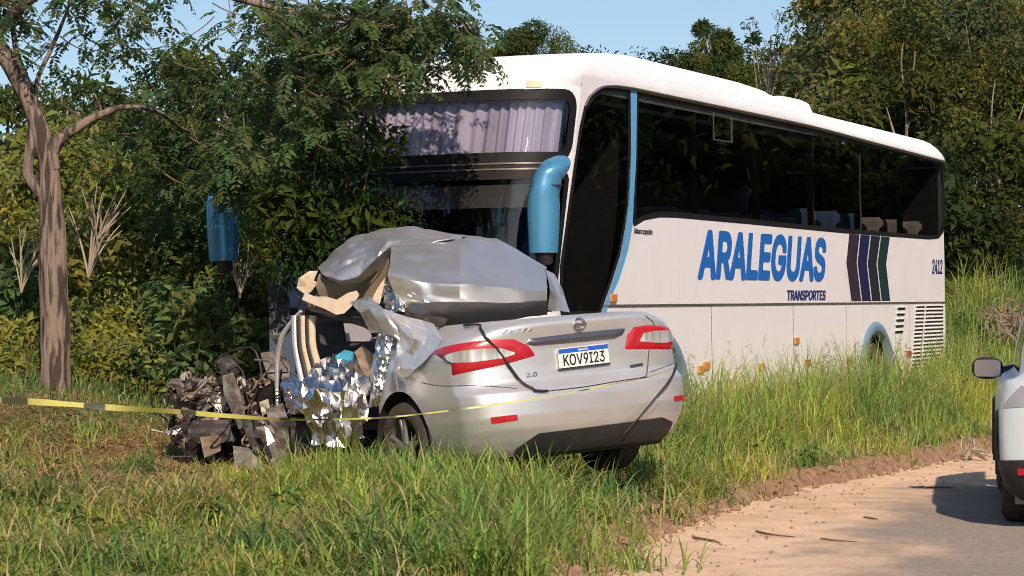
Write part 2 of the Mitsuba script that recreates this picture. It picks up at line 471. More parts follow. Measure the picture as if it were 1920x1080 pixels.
v, f = poly_mesh(upper, .5)
bus('side_panel', (side(v), f), 'bus_white')
xs = [0, .95, 3.62, 6.05, 7.9, 10.05, 13]
for a, b in zip(xs[:-1], xs[1:]):                                   # luggage flaps and skirts, each with its gap
    g = lower.intersection(sbox(a + .006, 0, b - .006, 1.372))
    v, f = poly_mesh(g, .5)
    bus('skirt_panel', (side(v, .0), f), 'bus_white')
v, f = poly_mesh(shell.intersection(sbox(-1, .5, 13, 1.42)).buffer(-.02), .6)
bus('seam_backing', (side(v, -.02), f), 'inside_dark')
# off side, closed and plain
v, f = poly_mesh(shell, .8)
bus('far_side_panel', (np.c_[v[:, 0], np.full(len(v), BW), v[:, 1]], f), 'bus_white')
v, f = poly_mesh(main_win.union(driver_win), .8)
bus('far_window', (np.c_[v[:, 0], np.full(len(v), BW + .004), v[:, 1]], f), 'pane_black')
# glass
cuts = [1.6, 3.35, 5.1, 6.85, 8.55, 10.3, 13]
for a, b in zip(cuts[:-1], cuts[1:]):
    v, f = poly_mesh(main_win.intersection(sbox(a + .004, 0, b - .004, 4)), .6)
    bus('side_window', (side(v, .002), f), 'tinted_glass')
for c in cuts[1:-1]:
    bus('window_post', bx(c - .035, c + .035, .03, .07, 2.1, 3.2), 'black_rubber')
for i, c in enumerate(cuts[2:-1]):
    yy_, zz_ = np.meshgrid(np.linspace(0, 1, 24), np.linspace(0, 1, 10))
    wd = (.10 + .05 * ((i * 7) % 3)) * (1 + .35 * np.abs(zz_ - .55))
    bus('side_curtain', grid(np.stack([c + .06 + wd * yy_, .09 + .02 * np.sin(yy_ * 16), 2.1 + 1.0 * zz_], -1)), 'curtain', smooth=True)
for a_ in (3.75,):
    bus('vent_frame', tube(np.array([[a_, -.006, 2.88], [a_ + .5, -.006, 2.88], [a_ + .5, -.006, 3.12], [a_, -.006, 3.12], [a_, -.006, 2.88]]), .007, 4), 'vent_grey')
v, f = poly_mesh(driver_win, .4)
bus('driver_window', (side(v, .002), f), 'tinted_glass')
for w in (main_win, driver_win):
    v, f = poly_mesh(w.buffer(.015).difference(w.buffer(-.035)), .4)
    bus('window_seal', (side(v, .005), f), 'black_rubber')
rail = np.array([(.66, 3.0), (.74, 3.075), (.85, 3.125), (1.06, 3.185), (1.42, 3.21), (1.85, 3.215), (6, 3.21), (9, 3.165), (12.13, 3.11)])
v, f = tube(np.c_[rail[:, 0], rail[:, 0] * 0 - .012, rail[:, 1] - .03], [.012, .016, .02, .024, .028, .03, .03, .03, .03], 8, 80, flat=.5)
bus('roof_rail', (v, f), 'dark_rail', smooth=50)
v, f = poly_mesh(stripe, .15)
top = side(v, .012)
bus('stripe_band', (top, f), 'stripe_blue')
# front
EDG = FS - .085
up_ws = sbox(-EDG, 2.53, EDG, 3.06).buffer(-.14).buffer(.14)
low_ws = sbox(-EDG - .02, 1.36, EDG + .02, 2.41).buffer(-.06).buffer(.06)
face = sbox(-FS, .42, FS, 3.12).difference(up_ws).difference(low_ws)
bus('front_panel', on_front(face.intersection(sbox(-9, 2.47, 9, 9)), front, .12), 'bus_roof_white', smooth=40)
bus('nose_panel', on_front(face.intersection(sbox(-9, 0, 9, 1.42)), front, .12), 'bus_white', smooth=40)
for sgn in (-1, 1):
    bus('corner_pillar', on_front(face.intersection(sbox(sgn * FS, 1.42, sgn * (FS - .11), 2.47) if sgn > 0 else sbox(-FS, 1.42, -FS + .11, 2.47)), front, .1), 'bus_roof_white', smooth=40)
bus('front_window', on_front(up_ws, lambda q: front(q, .003), .1), 'clear_glass', smooth=True)
bus('windscreen', on_front(low_ws, lambda q: front(q, .003), .1), 'dark_glass', smooth=True)
bus('window_seal', on_front(up_ws.buffer(.03).difference(up_ws.buffer(-.055)), lambda q: front(q, .010), .08), 'black_rubber', smooth=True)
bus('window_seal', on_front(low_ws.buffer(.02).difference(low_ws.buffer(-.04)), lambda q: front(q, .008), .08), 'black_rubber', smooth=True)
bus('front_band', on_front(sbox(-FS + .1, 2.405, FS - .1, 2.535), lambda q: front(q, .007), .1), 'black_rubber', smooth=True)
for z in (2.445, 2.49):
    bus('band_trim', on_front(sbox(-FS + .12, z, FS - .12, z + .012), lambda q: front(q, .014), .1), 'dark_rail', smooth=True)
# pleated curtain behind the upper front window
cs, cz = np.meshgrid(np.linspace(-EDG + .02, EDG - .1, 420), np.linspace(2.52, 2.99, 12))
A = front(np.c_[cs.ravel(), cz.ravel()], -.10).reshape(12, 420, 3)
fold = .018 * np.sin(cs * 62 + 3 * np.sin(cs * 7)) + .03 * (meshkit.noise(np.stack([cs * 9, cz * 1.2, cs * 0], -1), 4) - .5)
A[..., 0] += fold
bus('curtain', grid(A), 'curtain', smooth=True)
bus('curtain_rail', tube(front(np.c_[np.linspace(-EDG + .02, EDG - .04, 30), np.full(30, 3.0)], -.09), .016, 8), 'dark_rail', smooth=True)
bus('sun_blind', on_front(sbox(-FS + .24, 2.15, FS - .5, 2.33), lambda q: front(q, -.06), .1), 'visor', smooth=True)
bus('sun_blind', on_front(sbox(-FS + .14, 2.34, FS - .14, 2.42), lambda q: front(q, -.05), .1), 'black_rubber', smooth=True)
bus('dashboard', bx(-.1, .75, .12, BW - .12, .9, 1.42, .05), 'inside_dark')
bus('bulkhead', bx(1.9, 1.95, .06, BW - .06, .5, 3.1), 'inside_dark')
for sgn in (0, 1):                                                   # headlamps, below the wreck
    bus('headlight', on_front(sbox(-FS + .25, .72, -FS + .62, .9) if sgn == 0 else sbox(FS - .62, .72, FS - .25, .9), lambda q: front(q, .012), .06), 'clear_lens', smooth=True)
bus('bumper', on_front(sbox(-FS, .36, FS, .6), lambda q: front(q, .03), .12), 'bus_white', smooth=True)

# roof: contours stacked from the gutter to the crown
RZ = [(3.10, .02, .02), (3.16, .012, .02), (3.215, .0, .035), (3.28, .02, .16), (3.34, .05, .36), (3.40, .09, .66), (3.455, .14, 1.02), (3.50, .21, 1.42), (3.535, .30, 1.8), (3.56, .42, 2.2), (3.58, .60, 2.6), (3.59, .85, 3.0), (3.595, 1.24, 3.3)]


def roof_z(z, lx):
    g = np.interp(lx, [0, 1.8, 6, 9, 12.25], [3.21, 3.21, 3.205, 3.16, 3.10])
    k = np.interp(lx, [5.4, 5.9, 6.5, 7.2, 8.3, 12.0], [1, .95, .72, .66, .68, .80])
    return np.where(z > 3.2, g + (z - 3.2) * k, z - (3.2 - g) * sm(3.1, 3.2, z))


rows = []
vfront = np.sin(np.linspace(-1, 1, 61) * np.pi / 2)
vfront = np.sign(vfront) * (1 - (1 - np.abs(vfront)) ** 1.0)
back = np.linspace(BL, .3, 60) ** 1.0
for z, ins, setb in RZ:
    hw = 1.25 - ins
    base = float(rake(3.06)) + .33 * min(z - 3.06, .06) + setb
    fr = np.c_[base - FB * np.sqrt(np.maximum(1 - np.abs(vfront) ** 4, 0)) * (hw / 1.25), 1.25 + hw * vfront]
    xb = BL - .35 * (z - 3.1) ** 2 * 4 - np.linspace(0, 1, 60) * (BL - .35 * (z - 3.1) ** 2 * 4 - base)
    r_ = np.vstack([np.c_[xb[:-1], np.full(59, 1.25 - hw)], fr, np.c_[xb[::-1][1:], np.full(59, 1.25 + hw)]])
    rows.append(np.c_[r_, roof_z(np.full(len(r_), z), r_[:, 0])])
bus('roof', grid(np.array(rows)[:, ::-1]), 'bus_roof_white', smooth=50)
hy, hx = np.meshgrid(np.linspace(-1, 1, 17), np.linspace(-1, 1, 21))
dome = np.stack([7.65 + .5 * hx, .75 + .38 * hy, 3.40 + .17 * ((1 - hx ** 6) * (1 - hy ** 6)) ** .4], -1)
bus('roof_hatch', grid(dome), 'bus_roof_white', smooth=True)
dome = np.stack([10.1 + .4 * hx, .8 + .35 * hy, 3.33 + .11 * ((1 - hx ** 6) * (1 - hy ** 6)) ** .4], -1)
bus('roof_hatch', grid(dome), 'bus_roof_white', smooth=True)
for s0 in (-FS + .42, FS - .54):
    bus('marker_lamp', on_front(sbox(s0, 3.10, s0 + .12, 3.155).buffer(-.012).buffer(.012), lambda q: front(q, .03 - .1 * (q[:, 1] - 3.1)), .05), 'amber', smooth=True)
    bus('lamp_housing', on_front(sbox(s0 - .012, 3.085, s0 + .132, 3.165), lambda q: front(q, .02 - .1 * (q[:, 1] - 3.1)), .05), 'bus_roof_white', smooth=True)
# tail
yy, zz2 = np.meshgrid(np.linspace(0, 1, 40), np.linspace(.44, 3.115, 30))
vv = 2 * yy - 1
bulge = np.interp(zz2, [.44, 1.1, 2.26, 3.115], [.02, .06, .13, .10])
A = np.stack([12.12 + bulge * np.sqrt(1 - np.abs(vv) ** 6 * .999) , BW * yy, zz2], -1)
bus('tail_panel', grid(A[:, ::-1]), 'bus_white', smooth=True)
# inside
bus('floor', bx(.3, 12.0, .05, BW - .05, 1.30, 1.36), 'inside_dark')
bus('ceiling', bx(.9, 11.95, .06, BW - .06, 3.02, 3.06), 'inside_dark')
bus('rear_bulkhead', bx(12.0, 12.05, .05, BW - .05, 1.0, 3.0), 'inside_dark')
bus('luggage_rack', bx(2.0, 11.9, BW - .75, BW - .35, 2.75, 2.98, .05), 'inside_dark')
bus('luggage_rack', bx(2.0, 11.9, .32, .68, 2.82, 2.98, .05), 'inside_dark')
k = 0
for lx in np.arange(2.7, 11.8, .86):
    for ly in (.14, .62, 1.46, 1.94):
        st = bus('seat', cat([bx(lx + .42, lx + .54, ly, ly + .43, 1.65, 2.26, .05), bx(lx, lx + .5, ly, ly + .43, 1.62, 1.78, .05), bx(lx + .1, lx + .4, ly + .1, ly + .33, 1.36, 1.62)]), 'seat_blue')
        if ly < 1 and lx > 6.8:
            colour = 'cover_cream' if lx > 9.3 else 'cover_blue'
            h = 2.36 if lx > 9.3 else 2.38
            scene[st + '__headrest_cover'] = mikit.ply((BUS(bx(lx + .40, lx + .56, ly + .05, ly + .38, 2.08, h, .05)[0]), bx(0, 1, 0, 1, 0, 1, .05)[1]), colour)
drv = bx(.95, 1.1, .35, .85, 1.4, 2.2, .06)
bus('driver_seat', cat([drv, bx(.5, 1.1, .35, .85, 1.5, 1.66, .05)]), 'inside_dark')
a = np.linspace(0, 2 * np.pi, 33)
bus('steering_wheel', tube(np.c_[.42 + .22 * np.sin(a) * .5, .6 + .22 * np.cos(a), 1.62 + .22 * np.sin(a) * .85], .016, 6), 'black_rubber', smooth=True)


# lettering
def write(key, text, x0, x1, z0, z1, m, shear=0.0, bold=True, off=.004, fat=0.0):
    t = meshkit.text_mesh(text, 1.0, .1, bold)
    if fat:
        flat_ = t.vertices[:, 2] < .01
        g = unary_union([Polygon(t.vertices[q][:, :2]).buffer(1e-4) for q in t.faces if flat_[q].all()]).buffer(fat, join_style=2).simplify(.004)
        t = trimesh.util.concatenate([trimesh.creation.extrude_polygon(q, .1, engine='earcut') for q in getattr(g, 'geoms', [g])])
    v = np.array(t.vertices); f = np.array(t.faces)
    lo, hi = v.min(0), v.max(0)
    hh = z1 - z0
    x = (v[:, 0] - lo[0]) / (hi[0] - lo[0]) * (x1 - x0 - shear * hh) + x0
    yv = (v[:, 1] - lo[1]) / (hi[1] - lo[1])
    v = np.c_[x + shear * hh * yv, -off * (v[:, 2] - lo[2]) / (hi[2] - lo[2]) - .002, z0 + hh * yv]
    bus(key, (v, f), m)


write('lettering', 'ARALEGUAS', 3.26, 7.24, 1.60, 2.06, 'letter_blue', .26, fat=.035)
write('lettering', 'TRANSPORTES', 5.84, 7.17, 1.41, 1.515, 'navy', .26, fat=.02)
write('lettering', '2412', 11.52, 12.02, 1.72, 1.895, 'navy', .15)
write('lettering', 'Marcopolo', 1.72, 2.14, 1.965, 2.025, 'ink', 0, False)
tops = [8.06, 8.46, 8.87, 9.28, 9.68]
mids = [7.93, 8.33, 8.72, 9.11, 9.50]
bots = [8.10, 8.48, 8.87, 9.26, 9.65]
for i, m in enumerate(('stripe_plum', 'stripe_night', 'stripe_coal', 'stripe_teal')):
    g = Polygon([(tops[i], 2.125), (tops[i + 1], 2.125), (mids[i + 1], 1.81), (bots[i + 1], 1.39), (bots[i], 1.39), (mids[i], 1.81)]).buffer(-.008)
    v, f = poly_mesh(g, .5)
    bus('chevron_stripe', (side(v, .003), f), m)
for i in (1, 2, 3):
    g = Polygon([(tops[i] - .016, 2.125), (tops[i] + .016, 2.125), (mids[i] + .016, 1.81), (bots[i] + .016, 1.39), (bots[i] - .016, 1.39), (mids[i] - .016, 1.81)])
    v, f = poly_mesh(g, .5)
    bus('chevron_line', (side(v, .0055), f), 'white_line')
bus('waist_trim', bx(.98, 12.12, -.012, .0, 1.368, 1.388, .002), 'dark_rail')
# engine grille: dark slots between slats
gr = bus('grille', (side(poly_mesh(sbox(10.45, .44, 12.02, 1.35), 2)[0], .003), poly_mesh(sbox(10.45, .44, 12.02, 1.35), 2)[1]), 'bus_white')
n = 20
for i in range(n):
    z = 1.325 - i * .0445
    sh = -.30 * i / (n - 1)
    for a, b in ((10.76, 11.13), (11.21, 12.0)):
        b2 = min(b + sh * (.2 if b > 11.5 else 1), 12.0)
        scene[number(gr + '__slot')] = mikit.ply((BUS(bx(a + sh, b2, -.006, -.0035, z - .012, z + .010)[0]), bx(0, 1, 0, 1, 0, 1)[1]), 'scrap_dark')
        scene[number(gr + '__slat')] = mikit.ply((BUS(bx(a + sh, b2, -.018, -.004, z + .010, z + .021, .002)[0]), bx(0, 1, 0, 1, 0, 1, .002)[1]), 'bus_white')
for i in range(5):
    z = 1.32 - i * .066
    bus('side_vent', bx(9.95 - i * .032, 10.25 - i * .028, -.007, -.002, z - .025, z + .002), 'scrap_dark')
    bus('vent_lip', bx(9.93 - i * .032, 10.27 - i * .028, -.022, -.002, z + .002, z + .014, .003), 'bus_white')
# wheel arches and wheels
for cx, cz in ARCHES:
    a = np.linspace(-.15, np.pi + .15, 41)
    prof = [(.575, .03), (.60, -.035), (.66, -.045), (.71, -.02), (.715, .0)]
    A = np.array([[(cx + r * math.cos(t), y, cz + r * math.sin(t)) for t in a] for r, y in prof])
    bus('arch_flare', grid(A), 'arch_blue' if 'arch_blue' in scene else prin('arch_blue', (.17, .27, .36), .35, .1, clearcoat=.4), smooth=True)
    A = np.array([[(cx + .63 * math.cos(t), y, cz + .63 * math.sin(t)) for t in a] for y in (.0, .5)])
    bus('wheel_well', grid(A), 'inside_dark', smooth=True)
    bus('well_back', bx(cx - .62, cx + .62, .5, .52, .2, 1.08), 'scrap_dark')
    t = np.linspace(0, 2 * np.pi, 49)
    prof = [(.27, .08), (.30, .05), (.40, .05), (.48, .07), (.515, .11), (.515, .30), (.46, .34), (.2, .34)]
    A = np.array([[(cx + r * math.cos(q), y, cz + .03 + r * math.sin(q)) for q in t] for r, y in prof])
    w = bus('wheel', grid(A), 'tyre', smooth=40)
    prof = [(.28, .07), (.26, .16), (.19, .17), (.17, .06), (.10, .03), (.0, .025)]
    A = np.array([[(cx + r * math.cos(q), y, cz + .03 + r * math.sin(q)) for q in t] for r, y in prof])
    v, f = grid(A)
    scene[w + '__hub'] = mikit.ply((BUS(v), f), 'dusty_hub', smooth=40)
    bus('mud_flap', bx(cx + .50, cx + .52, .06, .40, .3, .95), 'dusty_hub')
for lx, z, m in ((6.12, 1.01, 'orange_lamp'), (6.48, .78, 'red_marker'), (7.98, .76, 'red_marker'), (10.38, .79, 'red_marker'), (4.99, .78, 'orange_lamp'), (3.29, .80, 'orange_lamp'), (3.44, .83, 'orange_lamp'), (1.2, 1.44, 'orange_lamp')):
    w = .085 if m == 'red_marker' else .07
    bus('side_reflector', bx(lx - w, lx + w, -.022, -.002, z - .035, z + .035, .01), m)
# mirrors on drooping arms
mp = np.array([BUS.inv(P(px, py, d)) for px, py, d in ((1053, 306, 19.3), (1044, 313, 19.2), (1031, 326, 19.1), (1024, 348, 19.08), (1019, 385, 19.06), (1019, 430, 19.06), (1019, 474, 19.06))])
mr = np.array([.075, .105, .125, .130, .128, .122, .112])
for k in (0, 1):
    path = mp.copy()
    if k:
        path[:, 1] = BW + .12 - path[:, 1] + .02
        path[:, 0] += .02
    bus('mirror', tube(path, mr, 18, 40, flat=.8), 'blue_paint', smooth=50)
    bus('mirror_joint', tube([path[3] + [0, 0, .004], path[3] - [0, 0, .004]], [mr[3] + .003] * 2, 18, flat=.8), 'black_plastic')
    e = path[-1]
    bus('mirror_bracket', tube([e + [0, 0, .02], e + [.03, 0, -.08]], [.07, .06], 12), 'black_plastic', smooth=40)
    bus('mirror_face', tube([path[4] + [.075, 0, .02], path[6] + [.075, 0, .06]], [.085, .085], 12, flat=.25), 'mirror_glass', smooth=40)

# ------------------------------------------------------------------ wrecked sedan
tag('wrecked_sedan', 'crushed silver sedan jammed under the coach front, its tail facing the road', 'car')


def car(key, mesh, m, smooth=False, world=False, **k):
    v, f = (np.asarray(mesh.vertices), mesh.faces) if hasattr(mesh, 'faces') else mesh
    return obj('wrecked_sedan__' + key, (v if world else CAR(v), np.asarray(f)), m, smooth=smooth, **k)


class Tail:
    """The rear of a car body as a surface over (arc length round the tail, height)."""

    def __init__(self, rows, A, half):
        self.R, self.half = np.array(rows), half
        v = np.concatenate([np.linspace(0, .9, 400), 1 - np.geomspace(.1, 1e-6, 600)])
        d = A * np.sqrt(np.maximum(1 - v ** 4, 0)) * -1 + A
        self.x, self.y = np.r_[v * half, np.full(200, half)], np.r_[d, np.linspace(A + .005, 4.0, 200)]
        self.s = np.r_[0, np.cumsum(np.hypot(np.diff(self.x), np.diff(self.y)))]

    def at(self, s, z):
        s, z = np.broadcast_arrays(np.asarray(s, float), np.asarray(z, float))
        k = np.interp(z, self.R[:, 0], self.R[:, 1])
        return np.stack([np.interp(np.abs(s), self.s, self.x) / self.half * np.sign(s) * k, np.interp(np.abs(s), self.s, self.y) + np.interp(z, self.R[:, 0], self.R[:, 2]), z], -1)

    def out(self, v2, off):
        s, z = v2[:, 0], v2[:, 1]
        e = 2e-3
        n = np.cross(self.at(s + e, z) - self.at(s - e, z), self.at(s, z + e) - self.at(s, z - e))
        return self.at(s, z) + unit(n) * (off if np.ndim(off) == 0 else off[:, None])

    def arch(self, s_cut, cy, cz, r):
        pass


TAIL = Tail([(.20, .78, .14), (.24, .82, .10), (.30, .845, .06), (.38, .865, .02), (.46, .88, 0), (.56, .885, .0), (.62, .885, .01), (.655, .885, .05), (.69, .885, .075), (.78, .885, .085), (.88, .88, .085), (.95, .865, .075), (1.0, .82, .06),
             (1.04, .74, .05), (1.06, .69, .06), (1.075, .67, .10), (1.085, .66, .2), (1.095, .65, .35), (1.105, .63, .6)], .26, .885)


def body_mesh(tail, s0, s1, ns, z0, z1, nz, arches, extra=None):
    """A grid of the body with round wheel openings: corners inside an opening are pulled to its rim or dropped."""
    s, z = np.meshgrid(np.linspace(s0, s1, ns), np.concatenate([np.linspace(z0, z1, nz), extra if extra is not None else []]))
    A = tail.at(s, z)
    v, f = grid(A)
    keep = np.ones(len(f), bool)
    for cy, cz, r in arches:
        d = np.hypot(v[:, 1] - cy, v[:, 2] - cz)
        sideways = np.abs(v[:, 0]) > .7
        inside = (d < r) & sideways
        keep &= ~inside[f].all(1)
        touch = np.zeros(len(v), bool)
        touch[f[keep].ravel()] = True
        pull = inside & touch
        u = (v[pull][:, 1:] - [cy, cz]) / (d[pull][:, None] + 1e-9)
        v[pull, 1:] = [cy, cz] + u * r
    return v, f[keep]


v, f = body_mesh(TAIL, -2.05, 2.05, 330, .2, 1.055, 60, [(1.03, .33, .36)], np.array([1.06, 1.065, 1.07, 1.075, 1.08, 1.085, 1.09, 1.095, 1.1, 1.105]))
# dents: the left quarter is buckled towards the torn edge
w = sm(-.55, -.8, v[:, 0]) * sm(.45, 1.1, v[:, 1]) * sm(.55, .85, v[:, 2])
v = v + w[:, None] * np.stack([.11 * (np.abs(meshkit.noise(v * 5.5, 2) - .5) - .1), .05 * (meshkit.noise(v * 4, 6) - .5), .09 * (meshkit.noise(v * 4.5, 8) - .55)], -1)
v[:, 1] += .006 * (meshkit.fbm(v * 3.0, 2, 9) - .5)
car('rear_body', (v, f), 'silver', smooth=35)


def decal(key, pts, off, m, edge=.03, r=.012, smooth=True, **k):
    g = smooth_poly(pts, r) if r else Polygon(pts)
    v, f = poly_mesh(g, edge)
    # pillow the edge so that the piece has thickness
    if isinstance(off, tuple):
        d = np.array([g.exterior.distance(Point(p)) for p in v])
        o = off[0] + (off[1] - off[0]) * sm(0, .025, d)
    else:
        o = off
    return car(key, (TAIL.out(v, o), f), m, smooth=smooth, **k)


LL = [(-1.224, .935), (-1.083, .957), (-.829, .972), (-.685, .972), (-.534, .963), (-.417, .913), (-.355, .843), (-.595, .803), (-.955, .765), (-.955, .838), (-1.10, .895)]
tl = decal('taillight', LL, (.002, .016), 'red_lens', .03)
g = smooth_poly([(-.94, .848), (-1.02, .895), (-.895, .918), (-.759, .922), (-.612, .912), (-.50, .868), (-.61, .846), (-.80, .838)], .008)
v, f = poly_mesh(g, .03)
scene[tl + '__clear_lens'] = mikit.ply((CAR(TAIL.out(v, .019)), f), 'clear_lens', smooth=True)
LR = [(.352, .829), (.385, .924), (.453, .972), (.595, .978), (.73, .965), (.9, .945), (1.05, .93), (.93, .84), (.90, .80), (.729, .805)]
tl = decal('taillight', LR, (.002, .016), 'red_lens', .03)
g = smooth_poly([(.468, .872), (.515, .928), (.62, .938), (.80, .93), (.93, .90), (.86, .855), (.702, .848)], .008)
v, f = poly_mesh(g, .03)
scene[tl + '__clear_lens'] = mikit.ply((CAR(TAIL.out(v, .019)), f), 'clear_lens', smooth=True)


def line(key, pts, r, m, off=.0, n=60, flat=1.0):
    q = spline(np.array(pts, float), n)
    return car(key, tube(TAIL.out(q, off), r, 6, flat=flat), m, smooth=True)


line('boot_lid_gap', [(-1.05, 1.076), (-.93, 1.068), (-.86, 1.04), (-.76, .995), (-.655, .92), (-.576, .807), (-.52, .71), (-.476, .635), (-.43, .612), (-.35, .604)], .0085, 'ink', .002 + .015)
line('boot_lid_gap', [(-.35, .604), (-.1, .606), (.2, .62), (.45, .632), (.52, .69), (.56, .80), (.62, .9), (.66, .98), (.66, 1.04)], .004, 'ink', .001)
line('bumper_seam', [(-1.35, .74), (-1.1, .705), (-.85, .69), (-.55, .64)], .003, 'ink', .0)
line('bumper_seam', [(.52, .66), (.8, .70), (1.0, .72)], .003, 'ink', .0)
decal('boot_garnish', [(-.44, .925), (-.41, .957), (-.03, .968), (.378, .970), (.345, .926), (.27, .905), (-.37, .905)], (.002, .03), 'garnish', .025, .006)
decal('rear_valance', [(-.64, .203), (-.60, .255), (-.437, .338), (.037, .342), (.60, .352), (.75, .31), (.78, .203)], .006, 'black_plastic', .04, .01)
decal('bumper_reflector', [(-.768, .472), (-.59, .474), (-.588, .436), (-.766, .430)], .006, 'red_lens', .04, .006)
decal('bumper_reflector', [(.69, .482), (.90, .486), (.895, .450), (.70, .450)], .006, 'red_lens', .04, .006)
# number plate
q0, q1 = TAIL.out(np.array([[0.0, .81]]), .012)[0], None
PL = Rotation.from_euler('XZ', [8, 0], degrees=True)


def on_plate(v, tilt=-.02):
    v = np.asarray(v, float)
    return np.c_[v[:, 0], q0[1] - .006 - v[:, 2] + v[:, 1] * .0, q0[2] + v[:, 1] + v[:, 0] * .02]


def flat_box(x0, x1, y0, y1, d0, d1, bev=.0):
    v, f = bx(x0, x1, y0, y1, d0, d1, bev)
    return on_plate(v), f[:, ::-1]


pl = car('number_plate', flat_box(-.2, .2, -.065, .065, 0, .006, .003), 'plate_white')
scene[pl + '__blue_strip'] = mikit.ply((CAR(flat_box(-.197, .197, .032, .062, .0065, .0085)[0]), flat_box(-.197, .197, .032, .062, .0065, .0085)[1]), 'plate_blue')


def plate_text(part, text, x0, x1, y0, y1, m, d=.007):
    t = meshkit.text_mesh(text, 1.0, .1, True)
    v = np.array(t.vertices); lo, hi = v.min(0), v.max(0)
    v = (v - lo) / (hi - lo)
    v = np.c_[x0 + (x1 - x0) * v[:, 0], y0 + (y1 - y0) * v[:, 1], d + .002 * v[:, 2]]
    scene[number(pl + '__' + part)] = mikit.ply((CAR(on_plate(v)), np.array(t.faces)[:, ::-1]), m)


plate_text('lettering', 'KOV9I23', -.165, .165, -.052, .024, 'ink')
plate_text('lettering', 'BRASIL', -.04, .04, .040, .054, 'white_line', .009)
fr = np.array([(-.205, -.07), (.205, -.07), (.205, .07), (-.205, .07)])
car('plate_frame', flat_box(-.206, .206, -.073, -.062, -.002, .012, .002), 'black_plastic')


def badge(text, s0, s1, z0, z1, m='chrome', bold=True, rise=.05):
    t = meshkit.text_mesh(text, 1.0, .1, bold)
    v = np.array(t.vertices); lo, hi = v.min(0), v.max(0)
    v = (v - lo) / (hi - lo)
    q = np.c_[s0 + (s1 - s0) * v[:, 0], z0 + (z1 - z0) * v[:, 1] + rise * (v[:, 0]) * (z1 - z0)]
    car('badge', (TAIL.out(q, .003 + .005 * v[:, 2]), np.array(t.faces)), m)


badge('S  E  N  T  R  A', -.70, -.43, 1.003, 1.026)
badge('2.0', -.45, -.37, .705, .735)
decal('badge', [(.375, .700), (.485, .707), (.485, .728), (.375, .721)], .004, 'garnish', .05, .003)
a = np.linspace(0, 2 * np.pi, 33)
em = car('emblem', tube(TAIL.out(np.c_[-.02 + .043 * np.cos(a), 1.022 + .034 * np.sin(a)], .010), .0075, 8), 'chrome', smooth=True)
v, f = poly_mesh(sbox(-.02 - .058, 1.013, -.02 + .058, 1.031), .05)
scene[em + '__bar'] = mikit.ply((CAR(TAIL.out(v, .016)), f), 'chrome', smooth=True)
# loose strip of trim hanging across the right of the bumper
q_ = TAIL.out(np.array([(.80, .685), (.55, .54), (.25, .275)]), .03)
car('torn_trim_strip', tube(q_ + [0, -.01, 0], [.009, .010, .008], 6, 24, flat=.7), 'scrap_dark', smooth=True)
# underside and wheel
car('underbody', cat([bx(-.72, .78, .3, 1.9, .20, .30, .03), bx(-.6, .7, .22, .4, .17, .26, .03), bx(-.74, .74, .66, 1.6, .3, .95)]), 'scrap_dark')
car('boot_floor', bx(-.8, .8, .5, 2.4, .45, .5), 'scrap_dark')
for sx in (-1, 1):
    t = np.linspace(0, 2 * np.pi, 49)
    cx, cy, cz = sx * .80, 1.03, .31
    prof = [(.20, .07), (.215, .085), (.26, .09), (.305, .07), (.315, .03), (.315, -.10), (.25, -.12), (.1, -.12)]
    A = np.array([[(cx + sx * y, cy + r * math.cos(q), cz + r * math.sin(q)) for q in t] for r, y in prof])
    w = car('wheel', grid(A), 'tyre', smooth=40)
    parts = []
    prof = [(.212, .075), (.20, .07), (.195, .0), (.18, -.02)]
    parts.append(grid(np.array([[(cx + sx * y, cy + r * math.cos(q), cz + r * math.sin(q)) for q in t] for r, y in prof])))
    for j in range(5):
        q = j * 2 * np.pi / 5 + .3
        for dq in (-.13, .13):
            parts.append(tube([[cx + sx * .055, cy + .04 * math.cos(q), cz + .04 * math.sin(q)], [cx + sx * .065, cy + .2 * math.cos(q + dq), cz + .2 * math.sin(q + dq)]], [.022, .016], 6))
    parts.append(tube([[cx + sx * .02, cy, cz], [cx + sx * .07, cy, cz]], [.05, .045], 12))
    v, f = cat(parts)
    scene[w + '__rim'] = mikit.ply((CAR(v), f), 'rim_grey', smooth=40)
a = np.linspace(-.2, np.pi + .2, 31)
A = np.array([[(x, 1.03 + .365 * math.cos(q), .33 + .365 * math.sin(q)) for q in a] for x in (-.88, -.45)])
car('wheel_arch_liner', grid(A), 'scrap_dark', smooth=True)


# crushed cabin, roof torn up and folded back over the boot
def wreck(key, mesh, m, smooth=False, **k):
    return car(key, mesh, m, smooth, world=True, **k)


def bent(rows, sub=9, sigma=1.1, dent=0.0, freq=4.0, seed=0):
    """Sheet metal bent along straight folds: flat between the measured points, the folds slightly rounded, with shallow dents."""
    from scipy.ndimage import gaussian_filter
    C = np.array([[P(*p) for p in row] for row in rows])
    r, c = C.shape[:2]
    U, V = np.linspace(0, r - 1, (r - 1) * sub + 1), np.linspace(0, c - 1, (c - 1) * sub + 1)
    A = np.stack([RectBivariateSpline(np.arange(r), np.arange(c), C[..., k], kx=1, ky=1)(U, V) for k in range(3)], -1)
    A = np.stack([gaussian_filter(A[..., k], sigma, mode='nearest') for k in range(3)], -1)
    q = A * freq
    d = np.abs(meshkit.noise(q, seed) - .5) + .5 * np.abs(meshkit.noise(q * 2.3, seed + 1) - .5) - .35
    return grid(A + dent * d[..., None] * np.array([-.25, -1.0, .4]))


